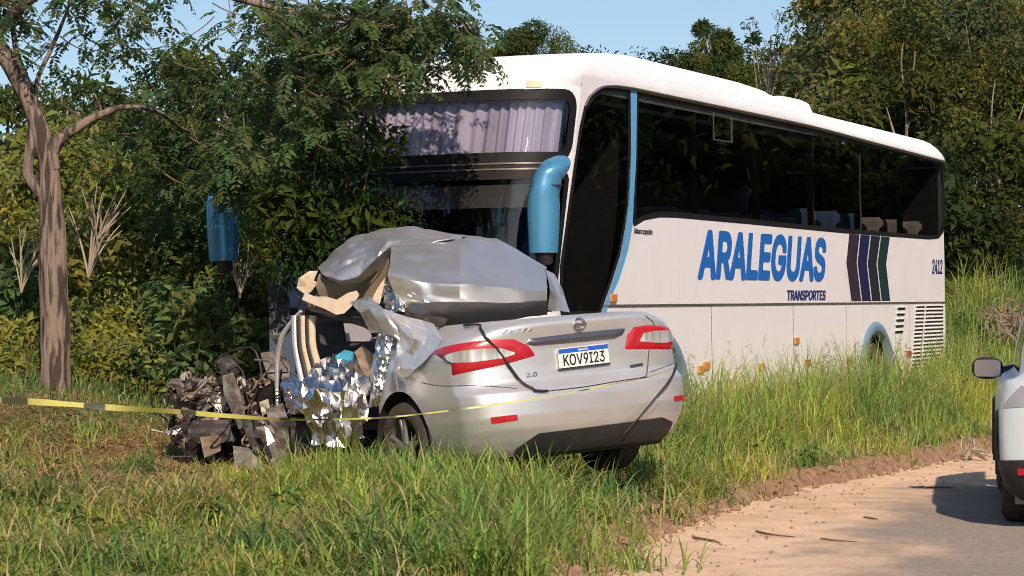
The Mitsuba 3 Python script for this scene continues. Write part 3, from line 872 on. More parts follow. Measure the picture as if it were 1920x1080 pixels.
roof_rows = [[(738, 452, 17.95), (790, 442, 18.0), (860, 440, 18.0), (930, 446, 18.05), (965, 464, 18.1), (1026, 500, 18.2)],
             [(732, 460, 17.40), (795, 455, 17.40), (862, 449, 17.50), (932, 450, 17.62), (968, 470, 17.68), (1024, 504, 17.85)],
             [(729, 490, 17.12), (790, 492, 17.18), (862, 490, 17.06), (925, 494, 17.28), (972, 506, 17.30), (1025, 524, 17.55)],
             [(726, 518, 16.98), (792, 527, 16.94), (862, 533, 16.88), (930, 538, 17.02), (976, 541, 17.12), (1026, 545, 17.36)],
             [(740, 556, 17.00), (796, 566, 16.93), (862, 567, 16.90), (930, 566, 17.03), (978, 565, 17.14), (1026, 562, 17.38)],
             [(750, 598, 17.16), (800, 614, 17.14), (862, 610, 17.16), (932, 603, 17.26), (980, 598, 17.38), (1027, 590, 17.56)]]
wreck('folded_roof', bent(roof_rows, 7, .5, .075, 3.6, 3), 'roof_silver', smooth=13, label='silver roof skin folded back over the boot like a drum')
wreck('roof_edge', bent([[(1022, 502, 17.85), (1040, 512, 17.95), (1056, 545, 18.05)], [(1030, 540, 17.5), (1042, 545, 17.65), (1064, 572, 17.85)], [(1026, 582, 17.5), (1040, 584, 17.6), (1070, 586, 17.75)]], 8, 1.0, .05, 9, 5), 'silver_scuffed', smooth=25)
flap = [[(594, 500, 18.2), (628, 466, 18.15), (668, 442, 18.1), (715, 427, 18.1), (775, 424, 18.1), (822, 432, 18.1), (880, 440, 18.1)],
        [(600, 507, 17.86), (640, 478, 17.78), (682, 455, 17.74), (724, 440, 17.72), (775, 433, 17.72), (822, 439, 17.70), (870, 445, 17.7)],
        [(602, 511, 17.72), (640, 502, 17.56), (684, 480, 17.60), (724, 452, 17.46), (770, 443, 17.52), (812, 446, 17.5), (850, 449, 17.5)],
        [(604, 514, 17.6), (638, 527, 17.40), (672, 519, 17.36), (704, 484, 17.34), (736, 462, 17.38), (780, 454, 17.42), (820, 452, 17.48)]]
wreck('roof_flap', bent(flap, 5, .3, .10, 5.2, 12), 'roof_silver', smooth=11)
wreck('torn_roof_lip', bent([[(604, 514, 17.6), (638, 526, 17.35), (672, 518, 17.3), (704, 484, 17.3), (734, 460, 17.36)], [(612, 522, 17.75), (640, 534, 17.6), (676, 530, 17.5), (712, 505, 17.45), (735, 480, 17.5)]], 8, .8, .03, 6, 14), 'silver_scuffed', smooth=24)
wreck('headliner', psheet([[(598, 512, 17.75), (650, 528, 17.55), (700, 505, 17.5), (738, 470, 17.45)], [(592, 535, 17.7), (645, 548, 17.6), (700, 540, 17.55), (735, 520, 17.35)], [(600, 562, 17.7), (650, 575, 17.65), (700, 565, 17.6), (728, 545, 17.4)]], 24, 24, .02, 6, 15), 'headliner', smooth=40)


def slab(pts, d0, th, seed=0, bend=.02, edge=.03):
    """A torn panel: outline measured on the photograph at depths d0 (one per corner), th thick."""
    q = np.array([P(px, py, d) for (px, py), d in zip(pts, d0)])
    poly = Polygon([(p[0], p[2]) for p in q])
    v, f = poly_mesh(poly.buffer(0), edge)
    A_ = np.c_[q[:, 0], q[:, 2], np.ones(len(q))]
    co = np.linalg.lstsq(A_, q[:, 1], rcond=None)[0]
    y = np.c_[v, np.ones(len(v))] @ co
    w3 = np.c_[v[:, 0], y, v[:, 1]]
    w3[:, 1] += bend * 2 * (meshkit.fbm(w3 * 7, 3, seed) - .5)
    m = len(v)
    tm = trimesh.Trimesh(w3, f, process=False)
    e = tm.edges_sorted
    uq, cnt = np.unique(e, axis=0, return_counts=True)
    be = uq[cnt == 1]
    back = w3 + [0, th, 0]
    F = [f, np.asarray(f)[:, ::-1] + m, np.c_[be[:, 0], be[:, 1], be[:, 1] + m], np.c_[be[:, 0], be[:, 1] + m, be[:, 0] + m]]
    return np.vstack([w3, back]), np.vstack(F)


wreck('pillar_trim', slab([(572, 548), (590, 556), (612, 556), (632, 562), (652, 549), (668, 545), (674, 553), (660, 574), (645, 588), (630, 590), (606, 578), (585, 570), (566, 562)], [17.6, 17.55, 17.5, 17.4, 17.35, 17.3, 17.3, 17.3, 17.3, 17.3, 17.4, 17.5, 17.6], .02, 3), 'beige_trim')
wreck('pillar_trim', slab([(698, 560), (708, 540), (722, 520), (718, 545), (712, 570), (704, 566)], [17.2] * 6, .02, 4), 'beige_trim')
wreck('pillar_trim', slab([(560, 522), (580, 508), (596, 508), (588, 526), (596, 530), (582, 548), (572, 552), (556, 540)], [18.0] * 8, .03, 5, .04), 'beige_trim')
wreck('rear_pillar', bent([[(655, 566, 17.3), (672, 558, 17.2), (690, 553, 17.1), (702, 566, 17.1)], [(676, 588, 17.15), (692, 578, 17.0), (712, 572, 16.95), (728, 590, 16.95)], [(688, 612, 17.1), (708, 604, 16.95), (728, 600, 16.88), (744, 612, 16.88)], [(692, 622, 17.1), (712, 622, 16.95), (732, 628, 16.88), (748, 636, 16.85)]], 4, .2, .07, 5, 21), 'silver_scuffed', smooth=9)
wreck('quarter_panel', bent([[(708, 576, 17.1), (735, 584, 17.0), (765, 594, 16.9), (790, 599, 16.85), (812, 606, 16.74)], [(728, 596, 16.98), (748, 606, 16.85), (768, 612, 16.82), (800, 620, 16.72), (830, 634, 16.56)], [(744, 625, 16.9), (756, 634, 16.83), (776, 634, 16.70), (798, 640, 16.68), (818, 652, 16.56)],
                             [(742, 660, 16.9), (756, 664, 16.82), (770, 664, 16.77), (782, 666, 16.68), (800, 672, 16.60)], [(735, 692, 16.92), (748, 702, 16.84), (756, 706, 16.80), (764, 704, 16.76), (776, 692, 16.68)]], 3, .0, .05, 5.5, 31), 'silver', smooth=6)
wreck('rear_shelf', psheet([[(750, 585, 17.1), (780, 590, 17.0), (830, 598, 17.0)], [(752, 600, 16.95), (790, 606, 16.9), (835, 612, 16.9)]], 8, 20, .05, 14, 41), 'scrap_dark')


def foil_patch(rows, nr, nc, amp, seed):
    A = sheet([[P(*p) for p in row] for row in rows], nr, nc)
    r = np.random.default_rng(seed)
    A = A + amp * (meshkit.noise(A * [16, 9, 7], seed)[..., None] - .5) * np.array([.3, -2.6, .3]) + r.normal(0, amp * .16, A.shape) * [1, 1.3, .8]
    return grid(A)


wreck('crumpled_foil', foil_patch([[(588, 690, 17.4), (615, 668, 17.5), (650, 664, 17.5), (686, 690, 17.4)], [(570, 715, 17.3), (610, 705, 17.25), (655, 700, 17.2), (694, 722, 17.3)], [(568, 750, 17.25), (610, 745, 17.1), (655, 742, 17.05), (690, 752, 17.2)],
                                   [(575, 790, 17.3), (610, 785, 17.15), (650, 785, 17.1), (685, 785, 17.2)], [(588, 830, 17.35), (615, 836, 17.25), (645, 836, 17.2), (682, 826, 17.2)]], 14, 22, .085, 5), 'foil', smooth=34)
wreck('crumpled_foil', foil_patch([[(528, 712, 17.9), (545, 704, 17.8), (565, 702, 17.7), (588, 712, 17.6)], [(530, 740, 17.8), (550, 735, 17.65), (570, 740, 17.5), (600, 745, 17.4)], [(540, 775, 17.8), (555, 775, 17.65), (575, 775, 17.5), (600, 780, 17.4)]], 13, 14, .04, 6), 'foil')
wreck('crumpled_foil', foil_patch([[(706, 628, 17.0), (722, 622, 16.95), (738, 626, 16.9)], [(704, 670, 17.0), (718, 670, 16.92), (732, 668, 16.88)], [(700, 715, 17.0), (712, 715, 16.92), (724, 708, 16.9)], [(690, 760, 17.05), (702, 762, 16.98), (714, 752, 16.95)]], 22, 8, .035, 7), 'foil')
wreck('crumpled_foil', foil_patch([[(722, 535, 17.2), (740, 520, 17.15), (762, 535, 17.1)], [(720, 560, 17.15), (742, 556, 17.05), (766, 560, 17.05)], [(728, 584, 17.1), (745, 586, 17.02), (762, 584, 17.02)]], 12, 10, .05, 8), 'foil')
# door opening
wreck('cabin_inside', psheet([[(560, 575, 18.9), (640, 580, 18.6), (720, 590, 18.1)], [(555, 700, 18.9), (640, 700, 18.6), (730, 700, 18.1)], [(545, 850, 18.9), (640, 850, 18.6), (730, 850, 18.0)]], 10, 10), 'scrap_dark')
wreck('roof_rail', tube([P(575, 583, 17.75), P(620, 592, 17.65), (P(665, 600, 17.45)), P(696, 612, 17.2)], [.03, .028, .03, .03], 8, 16), 'scrap_dark', smooth=True)
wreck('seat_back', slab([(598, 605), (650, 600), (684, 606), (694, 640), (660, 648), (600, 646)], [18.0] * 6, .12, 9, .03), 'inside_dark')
wreck('rear_pane', slab([(644, 606), (688, 604), (700, 640), (650, 640)], [17.75] * 4, .01, 10, .01), 'lit_pane')
wreck('door_frame', tube([P(566, 583, 17.9), P(545, 606, 17.95), P(528, 636, 18.0), P(520, 680, 18.05), P(519, 725, 18.05), P(523, 764, 18.0)], [.016, .018, .022, .022, .02, .024], 8, 30, flat=.8), 'silver', smooth=True)
wreck('door_frame', tube([P(562, 590, 17.75), P(555, 640, 17.8), P(553, 700, 17.8)], [.018, .022, .02], 8, 20), 'silver_scuffed', smooth=True)
for i, (dx, m) in enumerate(((0, 'silver'), (9, 'scrap_dark'), (17, 'beige_trim'), (25, 'scrap_dark'), (32, 'beige_trim'))):
    wreck('centre_pillar', tube([P(553 + dx, 592, 17.72 - .01 * i), P(554 + dx, 640, 17.7 - .01 * i), P(560 + dx * 1.1, 680, 17.68 - .01 * i), P(568 + dx * 1.15, 716, 17.62 - .01 * i)], [.018] * 4, 8, 18, flat=1.4), m, smooth=True)
wreck('blue_cloth', slab([(628, 668), (645, 656), (662, 660), (666, 684), (648, 692), (634, 684)], [17.4] * 6, .03, 13, .06), 'teal_cloth')
wreck('scrap_shelf', slab([(664, 660), (680, 648), (700, 664), (702, 700), (690, 712), (676, 690)], [17.35] * 6, .03, 14, .06), 'scrap_tan')
wreck('sill_panel', slab([(544, 782), (590, 784), (594, 830), (588, 872), (556, 876), (546, 830)], [17.7] * 6, .03, 15, .04), 'black_plastic')
wreck('dark_pillar', slab([(502, 520), (530, 540), (542, 560), (544, 620), (520, 650), (506, 630)], [19.2] * 6, .05, 16, .03), 'black_plastic')
wreck('door_card', slab([(488, 662), (530, 655), (545, 690), (540, 720), (505, 715)], [18.6] * 5, .03, 17, .04), 'scrap_grey')

# crushed front: shards of wing, strut, plastic and engine bay
rngd = np.random.default_rng(21)
shards = [('bumper_upright', [(408, 676), (424, 664), (444, 670), (446, 700), (438, 704), (430, 690), (420, 706), (412, 704)], 18.1, 'scrap_dark'),
          ('bumper_upright', [(418, 704), (436, 698), (446, 730), (460, 772), (468, 804), (444, 806), (430, 760), (420, 740)], 18.0, 'scrap_grey'),
          ('wing_shard', [(340, 716), (356, 706), (384, 712), (398, 704), (418, 720), (420, 752), (408, 776), (372, 778), (346, 772), (334, 756)], 18.5, 'scrap_tan'),
          ('wing_shard', [(396, 716), (420, 700), (426, 730), (430, 772), (402, 778)], 18.3, 'scrap_tan'),
          ('wing_shard', [(446, 712), (470, 712), (482, 726), (470, 760), (456, 772), (446, 740)], 18.3, 'scrap_grey'),
          ('bumper_shard', [(350, 790), (430, 786), (438, 826), (384, 836), (356, 820)], 18.1, 'scrap_dark'),
          ('fender_strip', [(482, 800), (508, 796), (534, 846), (548, 900), (524, 900), (496, 850)], 17.7, 'scrap_grey'),
          ('fender_strip', [(500, 766), (528, 756), (546, 800), (558, 876), (536, 884), (514, 830)], 17.8, 'scrap_grey'),
          ('fender_strip', [(450, 780), (482, 776), (506, 830), (512, 872), (490, 868), (464, 826)], 17.9, 'scrap_dark'),
          ('lamp_shard', [(374, 820), (416, 816), (412, 846), (384, 858)], 17.95, 'scrap_tan'),
          ('torn_plate', [(476, 734), (512, 716), (528, 740), (522, 780), (488, 790)], 18.2, 'scrap_dark'),
          ('torn_plate', [(436, 836), (492, 846), (498, 880), (440, 882)], 17.85, 'scrap_grey'),
          ('torn_plate', [(336, 706), (348, 696), (353, 714), (344, 724)], 18.4, 'plate_white'),
          ('torn_plate', [(494, 800), (506, 802), (514, 828), (502, 836)], 17.62, 'plate_white'),
          ('torn_plate', [(384, 706), (388, 704), (386, 730), (380, 732)], 18.2, 'cover_cream'),
          ('torn_plate', [(486, 754), (502, 748), (508, 770), (492, 780)], 18.1, 'cover_cream')]
for i, (nm, pts, d, m) in enumerate(shards):
    dd = [d + .25 * (rngd.random() - .5) for _ in pts]
    wreck(nm, slab(pts, dd, .012, 40 + i, .07, .035), m)
bits = {'scrap_grey': [], 'scrap_tan': [], 'scrap_dark': [], 'bare_steel': [], 'cover_cream': []}
names = list(bits)
for i in range(360):
    px, py = rngd.uniform(332, 530), rngd.uniform(716, 868)
    if px < 400 and py > 850 - (400 - px) * .3:
        continue
    c = P(px, py, rngd.uniform(18.2, 18.9))
    L, w, t = rngd.uniform(.02, .11), rngd.uniform(.010, .045), rngd.uniform(.004, .02)
    if i % 5 == 0:
        v, f = bx(-L, L, -w, w, -t, t, .003)
    else:
        w = w * 1.6 + .02
        gu, gv = np.meshgrid(np.linspace(-1, 1, 5), np.linspace(-1, 1, 4))
        v, f = grid(np.stack([gu * L + rngd.normal(0, .2 * L, gu.shape), gv * w + rngd.normal(0, .25 * w, gu.shape), rngd.normal(0, .32 * w, gu.shape)], -1))
    v = Rotation.random(random_state=1000 + i).apply(v) + c
    bits[rngd.choice(names, p=[.30, .38, .22, .06, .04])].append((v, f))
for i in range(60):
    c = P(rngd.uniform(340, 530), rngd.uniform(720, 850), rngd.uniform(18.0, 18.8))
    d = rngd.normal(0, .12, (4, 3)).cumsum(0)
    bits['scrap_dark' if i % 3 else 'bare_steel'].append(tube(c + d, [.008, .007, .006, .004], 5, 10))
for m, ms in bits.items():
    wreck('crushed_scrap', cat(ms), m, kind='stuff')
wreck('engine_block', cat([(Rotation.from_euler('XYZ', [.3, .4, .5]).apply(bx(-.3, .3, -.25, .25, -.22, .22, .05)[0]) + P(440, 800, 18.9), bx(-.3, .3, -.25, .25, -.22, .22, .05)[1]),
                           (Rotation.from_euler('XYZ', [.1, -.4, .2]).apply(bx(-.3, .3, -.2, .2, -.2, .2, .05)[0]) + P(500, 790, 18.8), bx(-.3, .3, -.25, .25, -.22, .22, .05)[1])]), 'scrap_dark')

# ------------------------------------------------------------------ hatchback on the road
tag('hatchback', 'pale grey green hatchback standing on the asphalt, cut off by the picture edge', 'car')


def hb(key, mesh, m, smooth=False, **k):
    v, f = (np.asarray(mesh.vertices), mesh.faces) if hasattr(mesh, 'faces') else mesh
    return obj('hatchback__' + key, (HATCH(v), np.asarray(f)), m, smooth=smooth, **k)


HT = Tail([(.20, .80, .10), (.26, .85, .05), (.36, .885, .0), (.45, .895, -.01), (.6, .90, .02), (.75, .90, .05), (.86, .885, .08), (.93, .865, .10), (.96, .835, .115), (.975, .79, .13), (1.0, .765, .15), (1.15, .745, .24), (1.3, .71, .34), (1.4, .67, .43), (1.46, .60, .55), (1.50, .45, .8), (1.515, .2, 1.2)], .22, .90)
v, f = body_mesh(HT, -3.6, 3.6, 360, .2, 1.44, 70, [(.80, .33, .37), (3.2, .33, .37)], np.array([1.46, 1.48, 1.5, 1.507, 1.515]))
hb('body', (v, f), 'pale_green_paint', smooth=35)


def hdec(key, pts, off, m, edge=.05, r=.015):
    g = smooth_poly(pts, r)
    v, f = poly_mesh(g, edge)
    return hb(key, (HT.out(v, off), f), m, smooth=True)


hdec('rear_bumper', [(-1.15, .20), (1.15, .20), (1.15, .44), (.6, .46), (-.6, .46), (-1.15, .44)], .012, 'black_plastic')
hdec('bumper_reflector', [(-.80, .36), (-.60, .37), (-.60, .40), (-.80, .405)], .018, 'red_marker', .05, .006)
hdec('bumper_reflector', [(.80, .36), (.60, .37), (.60, .40), (.80, .405)], .018, 'red_marker', .05, .006)
hdec('rear_window', [(-.58, 1.02), (.58, 1.02), (.5, 1.38), (-.5, 1.38)], .004, 'pane_black')
hdec('taillight', [(-.93, .78), (-.66, .80), (-.64, .90), (-.80, .93)], .006, 'lit_pane')
hdec('taillight', [(.93, .78), (.66, .80), (.64, .90), (.80, .93)], .006, 'red_lens')
hdec('side_window', [(-3.3, 1.0), (-1.25, 1.0), (-1.35, 1.36), (-2.7, 1.38)], .004, 'pane_black')
hdec('side_window', [(3.3, 1.0), (1.25, 1.0), (1.35, 1.36), (2.7, 1.38)], .004, 'pane_black')
yy, xx = np.meshgrid(np.linspace(0, 1, 16), np.linspace(-1, 1, 30))
A = np.stack([.9 * xx * (1 - .12 * yy), 3.35 + .55 * yy + .15 * (1 - xx ** 2), .98 - .25 * yy + 0 * xx], -1)
hb('bonnet', grid(A), 'pale_green_paint', smooth=True)
A = np.stack([.8 * xx, 3.9 + .15 * (1 - xx ** 2) + 0 * yy, .2 + .55 * yy], -1)
hb('front_bumper', grid(A), 'pale_green_paint', smooth=True)
A = np.stack([(.60 + .16 * yy) * xx, 2.35 + 1.0 * yy + .1 * (1 - xx ** 2), 1.47 - .5 * yy], -1)
hb('windscreen', grid(A), 'pane_black', smooth=True)
hb('floor_pan', bx(-.8, .8, .2, 3.8, .16, .24), 'scrap_dark')
for sx in (-1, 1):
    for cy in (.80, 3.2):
        t = np.linspace(0, 2 * np.pi, 41)
        cx, cz = sx * .79, .32
        prof = [(.20, .07), (.215, .085), (.27, .09), (.31, .06), (.32, .02), (.32, -.14), (.25, -.15), (.05, -.15)]
        w = hb('wheel', grid(np.array([[(cx + sx * y, cy + r * math.cos(q), cz + r * math.sin(q)) for q in t] for r, y in prof])), 'tyre', smooth=40)
        prof = [(.21, .075), (.19, .03), (.08, .05), (.0, .055)]
        v, f = grid(np.array([[(cx + sx * y, cy + r * math.cos(q), cz + r * math.sin(q)) for q in t] for r, y in prof]))
        scene[w + '__rim'] = mikit.ply((HATCH(v), f), 'rim_grey', smooth=40)
        a = np.linspace(-.1, np.pi + .1, 25)
        hb('wheel_arch', grid(np.array([[(sx * x, cy + r * math.cos(q), .33 + r * math.sin(q)) for q in a] for r, x in ((.36, .82), (.36, .915), (.41, .918), (.43, .895))])), 'black_plastic', smooth=40)
    mb = trimesh.creation.icosphere(3)
    mv = np.array(mb.vertices)
    mv = np.sign(mv) * np.abs(mv) ** .75 * [.115, .06, .082]
    mo = np.array([sx * (.90 + .06), 2.62, .985])
    mk = hb('wing_mirror', (mv + mo, np.array(mb.faces)), 'black_plastic', smooth=True)
    gv, gf = poly_mesh(sbox(-.095, -.062, .095, .062).buffer(-.03).buffer(.03), .1)
    scene[mk + '__mirror_glass'] = mikit.ply((HATCH(np.c_[gv[:, 0], np.full(len(gv), -.064), gv[:, 1]] + mo), gf), 'mirror_glass')
    scene[mk + '__arm'] = mikit.ply((HATCH(tube([mo + [-sx * .08, 0, -.03], mo + [-sx * .23, .05, -.01]], [.035, .045], 8)[0]), tube([mo, mo + [1, 0, 0]], [.035, .045], 8)[1]), 'black_plastic', smooth=True)

# ------------------------------------------------------------------ forked tree on the left
rng = np.random.default_rng(7)
tag('forked_tree', 'rough barked tree with a forked trunk and feathery drooping leaves hanging before the coach', 'tree')
TD = 20.3


def limb(pts, rad, n=22, sides=9, seed=0, m='bark', key='forked_tree__limb'):
    q = [P(*p) if len(p) == 3 else P(p[0], p[1], TD) for p in pts]
    v, f = tube(spline(q, n), spline(np.array(rad)[:, None], n)[:, 0], sides, lump=.22, seed=seed)
    obj(key, (v, f), m, smooth=50)
    return spline(q, n)


limb([(112, 830), (106, 740), (103, 640), (102, 540), (98, 430), (93, 350), (92, 290)], [.155, .13, .116, .11, .106, .092, .075], 60, 16, 1, key='forked_tree__trunk')
L1 = limb([(90, 300), (112, 262), (150, 236), (190, 214), (226, 202), (262, 200)], [.07, .055, .04, .03, .022, .012], seed=2)
limb([(95, 320), (78, 250), (50, 180), (18, 118), (-10, 70), (-40, 10)], [.085, .075, .072, .07, .06, .05], seed=3)
limb([(92, 378), (68, 350), (52, 322), (60, 250), (64, 190), (46, 140), (30, 90), (24, 40), (30, -20)], [.05, .05, .046, .042, .038, .03, .024, .018, .012], 34, seed=4)
limb([(64, 190), (70, 150), (92, 100), (110, 60), (130, 10), (150, -40)], [.022, .02, .018, .015, .012, .01], seed=5)
limb([(78, 300), (82, 260), (76, 225), (80, 205)], [.03, .02, .012, .006], seed=6)
limb([(150, 216), (128, 205), (116, 190), (118, 170)], [.014, .011, .008, .004], seed=7)
limb([(190, 214), (184, 190), (176, 175)], [.014, .01, .005], seed=7)
limb([(-10, 70, 20.3), (90, -20, 19.9), (220, -50, 19.5), (380, -20, 19.1), (540, 20, 18.8), (690, 42, 18.6), (810, 66, 18.5), (890, 96, 18.5)], [.05, .042, .036, .03, .025, .02, .014, .008], 44, seed=8)
limb([(-30, 20, 20.3), (160, -60, 19.6), (380, -70, 19.2), (620, -50, 18.9), (820, 0, 18.7)], [.05, .045, .04, .03, .01], 36, seed=9)
limb([(262, 200, 20.3), (300, 212, 20.9), (340, 240, 21.6), (400, 260, 22.0), (470, 262, 22.0)], [.02, .018, .015, .012, .006], seed=10)

FR = []                                                     # (centre px, py, spread px, fronds, metres)
for row in [(15, 20, 40, 30), (60, 50, 30, 10), (120, 0, 40, 18), (150, 70, 30, 8), (190, 10, 40, 30), (215, 90, 36, 22), (245, 40, 36, 34), (300, 5, 36, 22), (100, 130, 30, 4), (30, 110, 30, 6), (230, 140, 50, 12), (330, 130, 55, 60), (350, 190, 80, 95), (270, 200, 60, 34), (390, 240, 70, 90), (300, 290, 70, 60), (250, 250, 50, 26),
            (330, 340, 70, 70), (400, 340, 70, 70), (460, 250, 70, 60), (440, 160, 50, 30), (420, 60, 40, 10), (505, 40, 45, 60), (550, 120, 70, 80), (520, 210, 60, 50), (600, 50, 70, 80), (640, 140, 60, 75), (690, 60, 70, 90), (700, 140, 50, 55),
            (760, 60, 60, 70), (770, 130, 50, 36), (830, 50, 45, 50), (850, 95, 40, 24), (890, 80, 30, 12), (905, 110, 25, 8), (590, 200, 60, 50), (480, 340, 60, 40), (560, 290, 60, 60), (470, 140, 30, 8), (500, 400, 60, 40), (620, 250, 50, 40)]:
    FR.append(row)
cards, cols, twigs = [], [], []
FR += [(415, 315, 34, 42, 19.3), (440, 360, 26, 22, 19.3), (395, 350, 24, 16, 19.3), (455, 300, 40, 34, 19.3), (425, 275, 40, 34, 19.4)]
for px, py, sp, n, *given in FR:
    dep = given[0] if given else np.interp(px, [0, 150, 300, 440, 520, 590, 900], [20.2, 20.8, 22.2, 22.2, 20.6, 18.8, 18.5])
    n = int(n * (1.0 if px < 500 else 1.4))
    for i in range(n):
        b = P(px + rng.normal(0, sp * .55), py - 10 + rng.normal(0, sp * .5), dep + rng.normal(0, .3))
        az_ = rng.uniform(0, 2 * np.pi)
        h = np.array([math.cos(az_) + .15, math.sin(az_) * .8 - .1, rng.uniform(-.35, .35)])
        h /= np.linalg.norm(h)
        L = rng.uniform(.16, .30)
        t = np.linspace(0, 1, 10)
        drp = rng.uniform(.35, .95)
        rach = b + h * L * (t - .25 * drp * t ** 2)[:, None] + np.array([0, 0, -1.0]) * (L * drp * t ** 1.9)[:, None]
        if i % 9 == 0:
            twigs.append(tube(np.vstack([b - h * .22 + [0, 0, .1], b - h * .08 + [0, 0, .03], rach[3], rach[-1]]), [.006, .005, .003, .0015], 4, 8))
        tan = unit(np.gradient(rach, axis=0))
        sd = unit(np.cross(tan, [0, 0, 1.0]) + rng.normal(0, .08, (10, 3)))
        up = np.cross(sd, tan)
        base = np.repeat(rach[1:], 2, 0)
        sg = np.tile([1, -1], 9)[:, None]
        d = unit(np.repeat(sd[1:], 2, 0) * sg + np.repeat(tan[1:], 2, 0) * .55 + rng.normal(0, .12, (18, 3)) - [0, 0, .15])
        nn = unit(np.repeat(up[1:], 2, 0) + rng.normal(0, .3, (18, 3)))
        ln = L * .30 * np.repeat(np.sin(np.pi * (.15 + .8 * t[1:])), 2) * rng.uniform(.8, 1.2, 18)
        cards.append(leaf_cards(base, d, nn, ln, ln * .30 + .010, .1))
        c = np.array([.095, .155, .06]) * rng.uniform(.65, 1.3) * [rng.uniform(.8, 1.3), 1, rng.uniform(.7, 1.3)]
        cols.append(np.repeat(np.clip(c * rng.uniform(.85, 1.15, (18, 1)), 0, 1), 4, 0))
obj('forked_tree__crown', cat(cards), 'leaf', color=np.vstack(cols))
obj('forked_tree__twigs', cat(twigs), 'twig_brown', kind='stuff')


def leaf_obj(key, centers, radii, per, L, base, hue, m='leaf', seed=0, keep=None, **k):
    r = np.random.default_rng(seed)
    aspect, droop, shell = k.pop('aspect', .45), k.pop('droop', .25), k.pop('shell', .45)
    (v, f), kk, c = blob_leaves(r, centers, radii, per, L, droop, shell, aspect)
    col = tints(r, kk, base, .28, hue, blob=.22)
    if keep is not None:
        ok = keep(c)
        v, col = v.reshape(-1, 4, 3)[ok].reshape(-1, 3), col.reshape(-1, 4, 3)[ok].reshape(-1, 3)
        f = f[:2 * ok.sum()]
    return obj(key, (v, f), m, color=col, **k)


HUES = [(1, 1, 1), (1.3, 1.15, .9), (.6, .8, .95), (1.4, 1.2, .75), (.5, .7, .7), (1.1, 1.15, .7)]
# broad leaved shrub in front of the coach's far corner
tag('broad_leaved_shrub', 'dark shrub of broad drooping leaflets growing up between the wreck and the coach front', 'shrub')
sc = [(600, 470, 18.95), (590, 400, 18.9), (640, 420, 18.95), (690, 410, 19.0), (740, 395, 19.05), (620, 340, 18.9), (670, 330, 18.9), (560, 330, 18.8), (600, 270, 18.75), (660, 260, 18.8), (560, 430, 18.8), (560, 500, 18.85), (700, 270, 18.85), (540, 380, 18.8),]
leaf_obj('broad_leaved_shrub__crown', [P(*c) for c in sc], np.full(len(sc), .24), 230, .08, (.05, .082, .024), HUES, 'leaf_gloss', 31, aspect=.42, droop=.7)
st = []
for i, c in enumerate(sc):
    a, b = P(575 + i * 3, 760, 19.05), P(*c)
    st.append(tube([a, a * .5 + b * .5 + [.1 * math.sin(i * 2.1), 0, .1], b], [.018, .012, .006], 5, 10))
obj('broad_leaved_shrub__stem', cat(st), 'twig_brown', kind='stuff')

# ------------------------------------------------------------------ thicket on the left and behind the wreck
BUSW = lambda c: BUS.inv(c)


def clear_of_bus(c):
    q = BUS.inv(c)
    return ~((q[:, 0] > -1.0) & (q[:, 0] < 13.2) & (q[:, 1] > -.6) & (q[:, 1] < 3.0))


r = np.random.default_rng(12)
cs, rs = [], []
for i in range(560):
    x, y = r.uniform(-7.0, 2.2), r.uniform(23.3, 29.5)
    q = BUS.inv(np.array([[x, y, 1.0]]))[0]
    if q[0] > -1.2 and q[1] < 3.5:
        continue
    g = float(hgt(x, y))
    top = 2.95 + .9 * (meshkit.fbm(np.array([x * .9, y * .5, 3.]), 3, 2) - .5) - .10 * (y < 24) * (24 - y) * 6
    z = g + r.random() ** .8 * max(top - g, .5)
    cs.append((x, y, z)); rs.append(r.uniform(.28, .6))
n1 = len(cs)
leaf_obj('thicket', cs, rs, 300, .088, (.22, .25, .085), HUES, 'leaf', 32, keep=clear_of_bus, kind='stuff', label='dense green thicket behind the forked tree', aspect=.5)
# low leafy growth nearer the trunk
cs, rs = [], []
for i in range(230):
    x, y = r.uniform(-5.8, -1.55), r.uniform(20.7, 23.6)
    z = float(hgt(x, y)) + r.random() * (.25 + 1.05 * sm(20.8, 23.2, y) + .5 * sm(-3.6, -2.2, x))
    cs.append((x, y, z)); rs.append(r.uniform(.16, .34))
leaf_obj('undergrowth', cs, rs, 220, .085, (.22, .26, .085), HUES[:4], 'leaf', 33, keep=clear_of_bus, kind='stuff', label='leafy green undergrowth round the foot of the forked tree', aspect=.5)

# trees rising over the thicket, gaps of sky between them
def wood_tree(name, label, base, top_r, blobs, per, L, col, hue, trunk_r, seed, group=None, m='leaf', bark_='pale_bark', trunk=None, limbs=True, spread=None):
    """A tree of its own: trunk, limbs to the clumps, crown. blobs: (x, y, z, radius) in metres."""
    key = number(name)
    tag(key, label, 'tree', group)
    b = np.array(blobs, float)
    tp = trunk if trunk is not None else [base, (np.array(base) * .5 + b[:, :3].mean(0) * .5) + [.1, 0, 0], b[:, :3].mean(0)]
    obj(key + '__trunk', tube(spline(np.array(tp, float), 20), np.linspace(trunk_r, trunk_r * .35, 20), 8, lump=.15, seed=seed), bark_, smooth=50)
    if limbs:
        ms = []
        for i, q in enumerate(b):
            s0 = np.array(tp[-1]) * .55 + np.array(tp[0]) * .45 + (np.array(tp[-1]) - np.array(tp[0])) * .3 * ((i * .37) % 1)
            ms.append(tube([s0, s0 * .5 + q[:3] * .5 + [0, 0, .15 * q[3]], q[:3]], [trunk_r * .4, trunk_r * .25, trunk_r * .08], 5, 8))
        obj(key + '__limbs', cat(ms), bark_, smooth=50, kind='stuff')
    leaf_obj(key + '__crown', b[:, :3], b[:, 3], per, L, col, hue, m, seed)
    return key


def px_blobs(lst):
    return [(*P(px, py, d), rr * d / FPX) for px, py, d, rr in lst]


